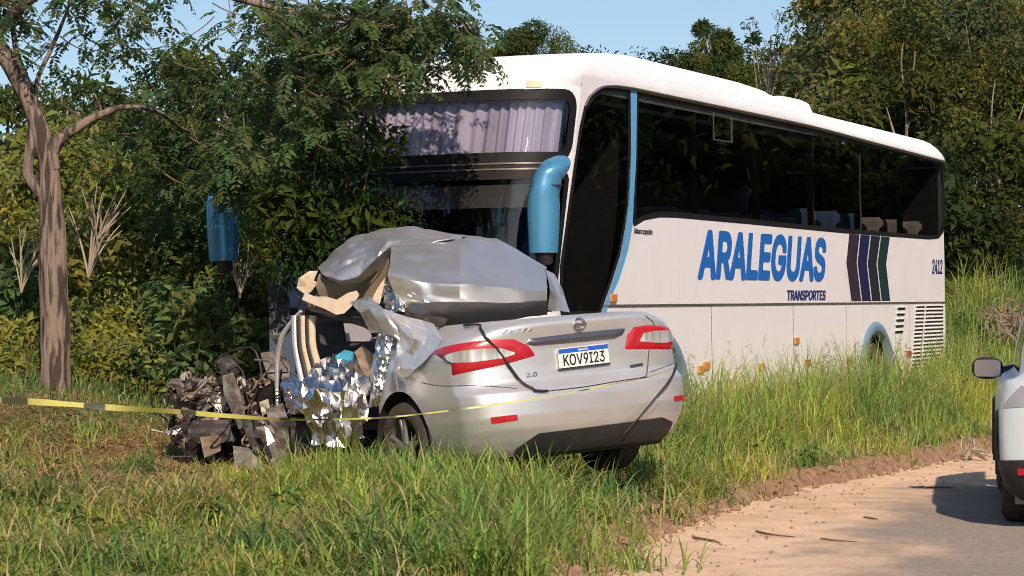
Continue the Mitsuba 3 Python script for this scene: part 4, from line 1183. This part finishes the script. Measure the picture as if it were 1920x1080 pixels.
def at_ground(px, d):
    p = P(px, 540, d)
    p[2] = float(hgt(p[0], p[1])) - .1
    return p


r = np.random.default_rng(5)
for j, (px, py, d, n, lab) in enumerate([(20, 250, 31, 7, 'slim tree showing over the thicket at the far left edge'), (250, 250, 32, 8, 'thin crowned tree behind the forked limb'), (430, 190, 33, 7, 'open crowned tree of the thicket behind the blue off side mirror'), (640, 150, 34, 9, 'tall tree behind the coach roof and the hanging fronds'), (130, 240, 30, 8, 'low rounded tree just right of the forked trunk')]):
    bl = [(px + r.normal(0, 70), py + r.normal(0, 45), d + r.normal(0, .8), r.uniform(38, 70)) for _ in range(n)]
    wood_tree('thicket_tree', lab, at_ground(px, d), 0, px_blobs(bl), 330, .10, (.10, .135, .04), HUES, .09, 60 + j, 'trees rising over the thicket')
# bare pale twig bushes in the thicket
for j, (px, py, d, sc_, lab) in enumerate([(166, 450, 21.4, 1.0, 'bare pale branching bush beside the trunk'), (40, 500, 21.3, .7, 'small bare pale sprig left of the trunk'), (450, 520, 21.0, .55, 'thin dry stalks in front of the thicket beside the wreck')]):
    ms = []
    rr_ = np.random.default_rng(80 + j)
    b = P(px, py + 70 * sc_, d)
    for k in range(12):
        t = P(px + rr_.uniform(-60, 75) * sc_, py - rr_.uniform(20, 110) * sc_, d + rr_.uniform(-.2, .2))
        mid = b * .55 + t * .45 + [0, 0, .06]
        ms.append(tube([b, mid, t], [.010 * sc_, .008 * sc_, .003], 5, 12, lump=.2, seed=k))
        t2 = mid + (t - b) * .4 + rr_.normal(0, .08, 3)
        ms.append(tube([mid, t2], [.009 * sc_, .003], 4, 6))
    obj('dead_bush', cat(ms), 'dead_wood', lab, 'bush', smooth=50)

# ------------------------------------------------------------------ wood behind the coach, on the right
def behind_bus(c):
    q = BUS.inv(c)
    return ~((q[:, 0] > -1.0) & (q[:, 0] < 12.9) & (q[:, 1] > -1.2) & (q[:, 1] < 4.0))


r = np.random.default_rng(14)
OL = [(1.0, 1.05, 1), (1.2, 1.12, .85), (1.05, 1.1, .85), (.55, .72, .8), (1.28, 1.14, .85), (.45, .62, .7), (1.1, 1.25, .8)]
woods = [(1530, 140, 43, 52, 100, 13, 'olive tree at the left end of the wood, over the middle of the coach roof'), (1610, 60, 46, 75, 110, 18, 'tall tree of the wood at the top edge over the roof hatch'),
         (1640, 160, 42, 80, 110, 15, 'bushy tree of the wood right over the rear roof hatch'), (1740, 60, 45, 110, 110, 18, 'tree of the wood behind the pale forked stem'),
         (1700, 205, 41, 90, 65, 11, 'low tree of the wood touching the rear half of the coach roof'), (1830, 130, 42, 100, 110, 17, 'tree of the wood right of the pale forked stem, over the coach tail'),
         (1930, 60, 44, 80, 120, 14, 'tree of the wood in the upper right corner of the picture'), (1900, 255, 40, 80, 85, 12, 'low tree of the wood behind the pale leaning stem'),
         (1550, 235, 40.5, 80, 60, 10, 'low tree of the wood showing just over the front roof hatch'), (1830, 10, 48, 90, 90, 13, 'tall back tree of the wood between the forked stem and the corner'),
         (1680, 0, 49, 90, 80, 13, 'tall back tree of the wood at the top edge, left of the forked stem'), (2030, 160, 42, 90, 130, 15, 'tree of the wood cut off by the right picture edge')]
for j, (px, py, d, sx, sy, n, lab) in enumerate(woods):
    bl = [(px + r.normal(0, sx * .6), py + r.normal(0, sy * .6), d + r.normal(0, .9), r.uniform(38, 75)) for _ in range(n)]
    wood_tree('wood_tree', lab, at_ground(px + r.normal(0, 20), d), 0, px_blobs(bl), 300, .125, (.19, .19, .075), OL, .12, 90 + j, 'trees of the wood behind the coach')
# pale stems one can tell apart
for j, (lab, paths) in enumerate([('pale forked stem in the wood above the coach tail', [[(1698, 300), (1700, 240), (1696, 180), (1690, 120), (1694, 80)], [(1700, 200), (1706, 160), (1714, 120), (1716, 95)], [(1700, 240), (1710, 225), (1722, 222)]]),
                                  ('pale upright stem right of the coach tail', [[(1862, 330), (1860, 290), (1858, 250), (1860, 200), (1866, 150)], [(1860, 265), (1868, 240), (1872, 225)]]),
                                  ('pale leaning stem at the right edge of the wood', [[(1874, 330), (1884, 295), (1898, 258), (1910, 224), (1922, 190)], [(1884, 292), (1880, 262), (1878, 245)]]),
                                  ('short pale slanting stem over the coach roof', [[(1684, 280), (1676, 250), (1668, 222), (1662, 200)]])]):
    key = number('pale_stem')
    d = 39.0
    ms = []
    for i, p in enumerate(paths):
        q = [P(a, b, d) for a, b in p]
        if i == 0:
            g = at_ground(p[0][0], d)
            q = [g, g * .5 + q[0] * .5] + q
        ms.append(tube(spline(np.array(q), 20), np.linspace(.045 if i == 0 else .026, .006, 20), 7, lump=.2, seed=j))
    tag(key, lab, 'tree')
    obj(key + '__trunk', ms[0], 'pale_bark', smooth=50)
    for mm in ms[1:]:
        obj(key + '__branch', mm, 'pale_bark', smooth=50)
    tpx = paths[0][-1]
    leaf_obj(key + '__crown', [P(tpx[0] + dx, tpx[1] + dy, d + .6) for dx, dy in ((-30, -20), (20, -30), (0, 20))], [.45, .45, .4], 300, .08, (.11, .12, .036), OL, 'leaf', 140 + j)
# round crowned trees over the coach roof
def dome_blobs(px, py, d, w, h, n, seed, rr):
    g = np.random.default_rng(seed)
    out = []
    for i in range(n):
        a = g.uniform(0, 2 * np.pi); u = g.random() ** .5
        x, y = math.cos(a) * u, math.sin(a) * u
        out.append((px + x * w, py + y * h, d + g.normal(0, .02) * d * .3 - 1.5 * (1 - u), g.uniform(.7, 1.2) * rr))
    return px_blobs(out)


wood_tree('round_tree', 'far round crowned tree just over the coach roof', at_ground(1000, 110), 0, dome_blobs(1002, 108, 110, 78, 54, 40, 3, 26), 420, .13, (.10, .13, .038), HUES[:3], .25, 171)
wood_tree('round_tree', 'tall domed tree behind the coach roof left of the wood', at_ground(1330, 80), 0, dome_blobs(1328, 112, 80, 44, 66, 30, 4, 20) + dome_blobs(1345, 150, 80, 62, 40, 20, 6, 20) + dome_blobs(1405, 178, 78, 50, 48, 18, 5, 24), 420, .11, (.09, .12, .038), HUES[:3], .25, 172)
wood_tree('slender_tree', 'slender airy tree poking up beside the wood', at_ground(1412, 60), 0, px_blobs([(1406, 46, 60, 17), (1414, 70, 60, 14), (1424, 100, 60, 20), (1440, 120, 60, 26), (1458, 84, 58, 24), (1476, 56, 58, 24), (1488, 30, 58, 26), (1462, 30, 58, 16)]), 75, .10, (.09, .12, .038), HUES[:3], .06, 173)
# far tree line, banks and understorey
cs, rs = [], []
for i in range(90):
    px = r.uniform(820, 1500)
    cs.append(P(px, r.uniform(118, 190), r.uniform(120, 150))); rs.append(r.uniform(.8, 1.6))
leaf_obj('far_wood', cs, rs, 260, .24, (.06, .075, .032), HUES[:3], 'leaf', 35, kind='stuff', label='far tree line seen over the coach roof')
cs, rs = [], []
for i in range(700):
    x, y = (r.uniform(2.5, 13.5) if i < 430 else r.uniform(12.0, 26.0)), (r.uniform(35.0, 45.0) if i < 430 else r.uniform(39.0, 56.0))
    s = float(s_edge(x, y))
    if s < 1.9:
        continue
    g = float(hgt(x, y))
    cs.append((x, y, g + r.random() ** 1.2 * (.6 + 3.4 * sm(34, 38, y) * sm(3.8, 5.8, x)))); rs.append(r.uniform(.3, .62))
leaf_obj('wood_understorey', cs, rs, 240, .115, (.085, .10, .036), OL, 'leaf', 36, keep=behind_bus, kind='stuff', label='dark understorey of the wood behind the coach')
cs, rs = [], []
for i in range(160):
    x, y = r.uniform(-14, 3), r.uniform(33, 46)
    cs.append((x, y, float(hgt(x, y)) + r.random() * 2.0)); rs.append(r.uniform(.4, .8))
leaf_obj('back_thicket', cs, rs, 260, .09, (.06, .075, .026), HUES, 'leaf', 37, keep=behind_bus, kind='stuff', label='green growth behind the thicket')
cs, rs = [], []
for i in range(60):
    x, y = r.uniform(5.0, 10.5), r.uniform(31.0, 36.0)
    if float(s_edge(x, y)) < 1.0:
        continue
    cs.append((x, y, float(hgt(x, y)) + r.uniform(.05, .35))); rs.append(r.uniform(.16, .36))
leaf_obj('bank_weeds', cs, rs, 200, .09, (.14, .18, .05), HUES[:4], 'leaf', 39, keep=behind_bus, kind='stuff', label='low weeds on the bank between the coach tail and the hatchback')
# the wood on the other side of the road and behind the camera: seen in the coach's glass and paint
cs, rs = [], []
for i in range(430):
    y = r.uniform(6, 95)
    x = float(EDGE(y)) + 11 + r.uniform(0, 7) + 4 * (y < 20)
    cs.append((x, y, r.random() ** .8 * (6.5 + 4.5 * meshkit.noise(np.array([y * .25, 1., 1.]), 5)))); rs.append(r.uniform(.9, 1.7))
for i in range(170):
    cs.append((r.uniform(-20, -6.5), r.uniform(-22, 9), r.random() * 7.5)); rs.append(r.uniform(.9, 1.6))
leaf_obj('roadside_wood', cs, rs, 420, .42, (.045, .06, .022), HUES, 'leaf', 38, kind='stuff', label='trees lining the other side of the road, mirrored in the coach windows')

# ------------------------------------------------------------------ grass
def blades(rng, x, y, h, w, lean, col, dark=.0, flat=0.0, seg=4):
    n = len(x)
    z = hgt(x, y) - .01
    a = rng.uniform(0, 2 * np.pi, n)
    d = np.stack([np.cos(a), np.sin(a), 0 * a], -1)
    sdir = np.stack([-np.sin(a), np.cos(a), 0 * a], -1)
    tw = rng.normal(0, .5, n)
    t = np.linspace(0, 1, seg + 1)
    b = np.stack([x, y, z], -1)
    th = lean[:, None] * t[None] ** 1.3 * 1.6 + flat * 1.2
    dl = h[:, None] / seg
    hx = np.concatenate([np.zeros((n, 1)), np.cumsum(np.sin(th[:, 1:]) * dl, 1)], 1)
    hz = np.concatenate([np.zeros((n, 1)), np.cumsum(np.cos(th[:, 1:]) * dl, 1)], 1)
    c = b[:, None] + d[:, None] * hx[..., None] + np.array([0, 0, 1.0]) * np.maximum(hz, .004)[..., None]
    ww = (w[:, None] * np.interp(t, [0, .3, .7, 1], [.7, 1, .75, .04])[None])[..., None]
    sd = sdir[:, None] * np.cos(tw)[:, None, None] + d[:, None] * np.sin(tw)[:, None, None] * .4
    v = np.stack([c - sd * ww * .5, c + sd * ww * .5], 2).reshape(n, -1, 3)
    k = np.arange(seg)
    f1 = np.concatenate([np.stack([2 * k, 2 * k + 1, 2 * k + 3], -1), np.stack([2 * k, 2 * k + 3, 2 * k + 2], -1)], 0)
    F = (f1[None] + (np.arange(n) * 2 * (seg + 1))[:, None, None]).reshape(-1, 3)
    C = np.repeat(np.clip(col, .004, .9), 2 * (seg + 1), 0)
    return (v.reshape(-1, 3), F), C


def scatter(rng, n, x0, x1, y0, y1, dens):
    x, y = rng.uniform(x0, x1, n), rng.uniform(y0, y1, n)
    ok = rng.random(n) < dens(x, y)
    x, y = x[ok], y[ok]
    q = CAR.inv(np.stack([x, y, hgt(x, y) + .25], -1))
    ok = ~((np.abs(q[:, 0]) < .80) & (q[:, 1] > -.22) & (q[:, 1] < 2.9))
    q = BUS.inv(np.stack([x, y, hgt(x, y)], -1))
    ok &= ~((q[:, 0] > -.3) & (q[:, 0] < 12.2) & (q[:, 1] > .12) & (q[:, 1] < 2.5))
    return x[ok], y[ok]


def gcol(rng, n, x, y, green, dry, share):
    g = np.array(green) * rng.uniform(.7, 1.3, (n, 1)) * (1 + rng.normal(0, .10, (n, 3)))
    dr_ = np.array(dry) * rng.uniform(.65, 1.25, (n, 1))
    k = meshkit.fbm(np.stack([x * 1.6, y * 1.6, x * 0], -1), 3, 91)[:, None]
    g = g * (.62 + .76 * k) * (1 + (k - .5) * np.array([1.0, .1, -.5]))
    m = (rng.random(n) < share)[:, None]
    return np.where(m, dr_, g)


def clumps(x, y, f, seed):
    return meshkit.fbm(np.stack([x * f, y * f, x * 0], -1), 3, seed)


GREEN, LUSH, DRY = (.26, .345, .09), (.345, .46, .115), (.58, .46, .24)
rg = np.random.default_rng(99)
ms, co = [], []
brown = lambda x, y: sm(-1.0, -2.0, x - .1 * (y - 17)) * sm(15.4, 16.6, y) * sm(20.3, 18.8, y)      # trampled dry patch on the left
# low verge in the foreground
x, y = scatter(rg, 150000, -4.2, 2.6, 8.6, 19.0, lambda x, y: sm(-.02, .22, s_rag(x, y) + .5 * (clumps(x, y, 2.5, 3) - .5)) * (.3 + .9 * clumps(x, y, 1.6, 4)) * (1 - .88 * brown(x, y)))
n = len(x)
h = (.035 + .22 * sm(.35, .75, clumps(x, y, 1.7, 5)) ** 1.5) * rg.uniform(.4, 1.6, n)
m, c = blades(rg, x, y, h, rg.uniform(.008, .017, n), rg.uniform(.6, 2.2, n), gcol(rg, n, x, y, GREEN, DRY, .09 + .46 * sm(.4, .65, clumps(x, y, .9, 8))))
ms.append(m); co.append(c)
# tussocks of broader blades
for k in range(150):
    if k < 95:
        px, py = rg.uniform(560, 1180), rg.uniform(880, 1075)
    else:
        px, py = rg.uniform(-40, 640), rg.uniform(860, 1078)
    d = (H - .2) * FPX / (py - 573)
    cx_, cy_ = P(px, py, d)[:2]
    if s_edge(np.array([cx_]), np.array([cy_]))[0] < .16:
        continue
    big = rg.uniform(.6, 1.25) * (1.1 if 640 < px < 1130 else .45)
    m_ = rg.integers(40, 95)
    x, y = cx_ + rg.normal(0, .09, m_), cy_ + rg.normal(0, .10, m_)
    h = rg.uniform(.18, .46, m_) * big
    m, c = blades(rg, x, y, h, rg.uniform(.010, .019, m_), rg.uniform(.4, 1.5, m_), gcol(rg, m_, x, y, LUSH if rg.random() < .6 else GREEN, DRY, .10), seg=6)
    ms.append(m); co.append(c)
# tussock before the car's rear left corner and behind the debris
for (px, py, num_, hh) in [(560, 925, 160, .30), (600, 930, 200, .36), (655, 935, 220, .40), (700, 940, 180, .36), (745, 938, 200, .40), (795, 942, 220, .42), (850, 948, 240, .44), (905, 955, 260, .46), (960, 960, 220, .40), (1010, 965, 160, .30), (905, 905, 260, .40), (860, 860, 160, .36), (960, 900, 160, .34), (1000, 950, 200, .34), (900, 980, 220, .38), (840, 930, 160, .34), (1040, 1010, 160, .36), (690, 880, 160, .30), (640, 870, 140, .26), (1180, 850, 160, .26), (1100, 880, 130, .28), (1080, 990, 120, .30), (760, 905, 140, .3), (560, 890, 110, .26), (1150, 960, 130, .26), (1240, 900, 160, .34), (1270, 860, 200, .42), (740, 960, 110, .26), (955, 1010, 130, .32), (1200, 1000, 90, .22)]:
    d = (H - .2) * FPX / (py - 573)
    cx_, cy_ = P(px, py, d)[:2]
    x, y = cx_ + rg.normal(0, .16, num_), cy_ + rg.normal(0, .16, num_)
    x, y = scatter(rg, 1, 0, .1, 5, 5.1, lambda a, b: a * 0 + 1) if num_ == 0 else (x, y)
    m, c = blades(rg, x, y, hh * rg.uniform(.55, 1.3, num_), rg.uniform(.009, .017, num_), rg.uniform(.3, 1.35, num_), gcol(rg, num_, x, y, LUSH, DRY, .12), seg=6)
    ms.append(m); co.append(c)
obj('verge_grass', cat(ms), 'grass_leaf', color=np.vstack(co), kind='stuff', label='low green and straw coloured grass on the verge')
# tall lush grass along the coach
ms, co = [], []
x, y = scatter(rg, 150000, .9, 10.5, 15.6, 34.0, lambda x, y: sm(.02, .24, s_rag(x, y) + .35 * (clumps(x, y, 2.2, 13) - .5)) * sm(3.4, 2.4, s_edge(x, y)) * (.35 + .9 * clumps(x, y, 1.7, 14)) * sm(15.8, 17.6, y))
n = len(x)
s = s_edge(x, y)
h = (.22 + .62 * sm(.3, 1.1, s)) * (.55 + .75 * clumps(x, y, 1.1, 15)) * rg.uniform(.5, 1.25, n)
m, c = blades(rg, x, y, h, rg.uniform(.009, .019, n), rg.uniform(.2, 1.25, n), gcol(rg, n, x, y, LUSH, DRY, .12 + .12 * sm(.6, .2, s)))
ms.append(m); co.append(c)
# dry skirt at the road's edge
x, y = scatter(rg, 46000, -.4, 10.5, 12.3, 32.0, lambda x, y: sm(-.04, .08, s_rag(x, y)) * sm(.6, .25, s_rag(x, y)) * sm(.3, .6, clumps(x, y, 2.6, 23)))
n = len(x)
m, c = blades(rg, x, y, rg.uniform(.08, .32, n), rg.uniform(.007, .013, n), rg.uniform(.9, 2.2, n), gcol(rg, n, x, y, GREEN, DRY, .55))
ms.append(m); co.append(c)
obj('tall_grass', cat(ms), 'grass_leaf', color=np.vstack(co), kind='stuff', label='tall bright green grass between the coach and the road')
# pale seed heads
n = 1000
x, y = scatter(rg, n * 3, 1.0, 8.0, 17.5, 30.0, lambda x, y: sm(.6, 1.0, s_edge(x, y)) * sm(2.6, 1.8, s_edge(x, y)) * sm(.35, .6, clumps(x, y, .8, 33)))
n = len(x)
m1, c1 = blades(rg, x, y, rg.uniform(.7, 1.0, n), np.full(n, .005), rg.uniform(.1, .5, n), np.tile([.36, .34, .17], (n, 1)))
hd = [(m1, c1)]
tips = m1[0].reshape(n, -1, 3)[:, -1]
(v_, f_), kk, cc = blob_leaves(rg, tips - [0, 0, .05], np.tile([[.02, .02, .06]], (n, 1)), 8, .03, .2, .2, .25)
obj('seed_grass', cat([m1, (v_, f_)]), 'grass_leaf', color=np.vstack([c1, np.tile([.42, .38, .22], (len(v_), 1))]), kind='stuff', label='thin pale seed heads standing above the tall grass')
# rough grass to the left, behind the tape, and on the bank beyond the coach
ms, co = [], []
x, y = scatter(rg, 80000, -6.5, -.9, 17.5, 24.0, lambda x, y: (.25 + .8 * clumps(x, y, 1.5, 43)) * (1 - .8 * brown(x, y)))
n = len(x)
h = (.10 + .48 * sm(20.0, 22.0, y)) * (.45 + .9 * clumps(x, y, 1.2, 45)) * rg.uniform(.5, 1.3, n)
m, c = blades(rg, x, y, h, rg.uniform(.007, .014, n), rg.uniform(.2, 1.2, n), gcol(rg, n, x, y, GREEN, DRY, .22))
ms.append(m); co.append(c)
x, y = scatter(rg, 70000, 4.0, 16.0, 28.0, 44.0, lambda x, y: sm(.8, 1.6, s_edge(x, y)) * (.3 + .8 * clumps(x, y, 1.0, 53)))
n = len(x)
m, c = blades(rg, x, y, rg.uniform(.12, .5, n) * (.3 + 1.0 * clumps(x, y, .9, 55)), rg.uniform(.014, .028, n), rg.uniform(.3, 1.6, n), gcol(rg, n, x, y, (.20, .27, .065), DRY, .16))
ms.append(m); co.append(c)
obj('rough_grass', cat(ms), 'grass_leaf', color=np.vstack(co), kind='stuff', label='rough grass under the thicket and on the bank beyond the coach')
# broad leaved weeds among the grass
wx, wy = scatter(rg, 300, -4.0, 6.0, 11.0, 25.0, lambda x, y: sm(.15, .5, s_rag(x, y)) * sm(.42, .6, clumps(x, y, .8, 83)) * (1 - brown(x, y)) * sm(3.5, 2.5, np.abs(s_rag(x, y) - 1.5)))
n = len(wx)
wc = np.stack([wx, wy, hgt(wx, wy) + .06 + .10 * rg.random(n)], -1)
leaf_obj('verge_weeds', wc, rg.uniform(.06, .15, n), 40, .042, (.17, .25, .07), [(1, 1, 1), (1.3, 1.1, .8), (.7, .9, .8)], 'leaf', 84, kind='stuff', label='low broad leaved weeds scattered through the verge grass', aspect=.6, droop=.1)
# trampled straw
x, y = scatter(rg, 60000, -5.2, 1.4, 9.0, 20.5, lambda x, y: .9 * brown(x, y) * (.2 + clumps(x, y, 2.0, 63)) + .30 * sm(.42, .62, clumps(x, y, 1.4, 64)))
n = len(x)
m, c = blades(rg, x, y, rg.uniform(.06, .24, n), rg.uniform(.005, .010, n), rg.uniform(.2, .6, n), np.array([(.46, .33, .17)]) * rg.uniform(.45, 1.3, (n, 1)), flat=1.0, seg=3)
x2, y2 = scatter(rg, 42000, -5.2, -.9, 15.2, 20.8, lambda x, y: brown(x, y) * (.35 + .8 * clumps(x, y, 1.7, 66)))
n = len(x2)
m2, c2 = blades(rg, x2, y2, rg.uniform(.08, .30, n), rg.uniform(.006, .012, n), rg.uniform(.2, .7, n), np.array([(.72, .46, .26)]) * rg.uniform(.4, 1.3, (n, 1)), flat=.9, seg=3)
m, c = cat([m, m2]), np.vstack([c, c2])
obj('dry_straw', m, 'grass_leaf', color=c, kind='stuff', label='trampled brown straw in front of the forked tree')
# dry stalks heaped at the bend
ms = []
rr_ = np.random.default_rng(4)
for i in range(90):
    b = P(rr_.uniform(1852, 1925), rr_.uniform(600, 650), 31.5 + rr_.uniform(-.4, .6))
    t = b + np.array([rr_.normal(-.1, .22), rr_.normal(0, .2), rr_.uniform(-.2, .32)])
    ms.append(tube([b, b * .5 + t * .5 + [0, 0, .12], t], [.012, .01, .004], 4, 6))
obj('dry_brush', cat(ms), 'pale_bark', 'heap of pale dry stalks on the bank beyond the hatchback', 'dead branches', smooth=50)

# ------------------------------------------------------------------ tape
tp = [(-260, 742, 16.6), (-60, 748, 16.3), (40, 752, 16.1), (130, 758, 16.0), (220, 765, 15.95), (320, 771, 15.9), (430, 780, 15.85), (560, 787, 15.8), (700, 784, 15.7), (850, 769, 15.65), (960, 754, 15.72), (1060, 738, 15.9), (1150, 720, 16.1), (1225, 704, 16.35), (1262, 690, 16.6)]
C = spline([P(*p) for p in tp], 260)
w = np.interp(np.linspace(0, 1, 260), [0, .35, .55, 1], [.022, .019, .006, .004])
tw = .5 * np.sin(np.linspace(0, 34, 260)) + .9 * np.sin(np.linspace(0, 11, 260)) * np.linspace(.3, 1, 260)
up = np.stack([0 * tw, np.sin(tw), np.cos(tw)], -1)
A = C[:, None] + up[:, None] * (w[:, None] * np.linspace(-1, 1, 4)[None])[..., None]
arc = np.r_[0, np.cumsum(np.linalg.norm(np.diff(C, axis=0), axis=1))]
uv = np.stack([np.broadcast_to(arc[:, None], (260, 4)), np.broadcast_to(np.linspace(0, 1, 4), (260, 4))], -1).reshape(-1, 2)
obj('barrier_tape', grid(A), 'tape_yellow', 'yellow and black barrier tape strung past the trunk and across the wreck', 'barrier tape', uv=uv, smooth=True)

# ------------------------------------------------------------------ litter on the sandy shoulder
for j, (pts, rad, lab) in enumerate([([(1418, 996), (1450, 1003), (1490, 1007)], .007, 'long thin twig on the sand, nearest the grass bank'), ([(1540, 1010), (1570, 1014), (1606, 1016)], .005, 'short thin twig where sand meets asphalt'),
                                     ([(1738, 914), (1765, 914), (1790, 915)], .008, 'straight brown stick at the edge of the hatchback shadow'), ([(1300, 1008), (1325, 1012), (1350, 1018)], .008, 'crooked twig by the broken grass bank at the bottom'),
                                     ([(1620, 970), (1634, 972), (1646, 974)], .007, 'small bent straw in the middle of the sand')]):
    q = []
    for px, py in pts:
        d = (H - .008) * FPX / (py - 573)
        p = P(px, py, d); p[2] = .010
        q.append(p)
    obj('twig', tube(q, [rad, rad * .9, rad * .5], 6, 10, lump=.3, seed=j), 'twig_brown', lab, 'twig', smooth=50)
rr_ = np.random.default_rng(11)
b = P(1815, 848, 23.6); ms = []
for i in range(16):
    t = b + [rr_.normal(.02, .12), rr_.normal(0, .1), rr_.uniform(-.12, .14)]
    ms.append(leaf_cards(np.array([b + rr_.normal(0, .03, 3)]), unit(np.array([t - b])), unit(rr_.normal(size=(1, 3)) + [0, -.5, 1]), .22, .035, .3))
v, f = cat(ms)
obj('dry_leaf_tuft', (v, f), 'dead_wood', 'tuft of pale dry leaves at the foot of the tall grass', 'dry leaves')
# crumbs of earth along the broken edge
ms = []
for i in range(700):
    y_ = rr_.uniform(12.4, 27); s_ = rr_.normal(.02, .10) if i % 3 else rr_.uniform(-.9, .1)
    x_ = float(EDGE(y_)) - s_
    m_ = trimesh.creation.icosphere(0)
    rad = rr_.uniform(.006, .032 if s_ > -.1 else .013)
    v = np.array(m_.vertices) * rad * rr_.uniform(.6, 1.3, 3) + rr_.normal(0, rad * .15, (12, 3))
    ms.append((v + [x_, y_, max(float(hgt(x_, y_)), 0.0) + rad * .3], np.array(m_.faces)))
prin('clod_earth', (.27, .17, .11), .95)
obj('earth_clods', cat(ms), 'clod_earth', kind='stuff', label='crumbs of red earth along the broken road edge')
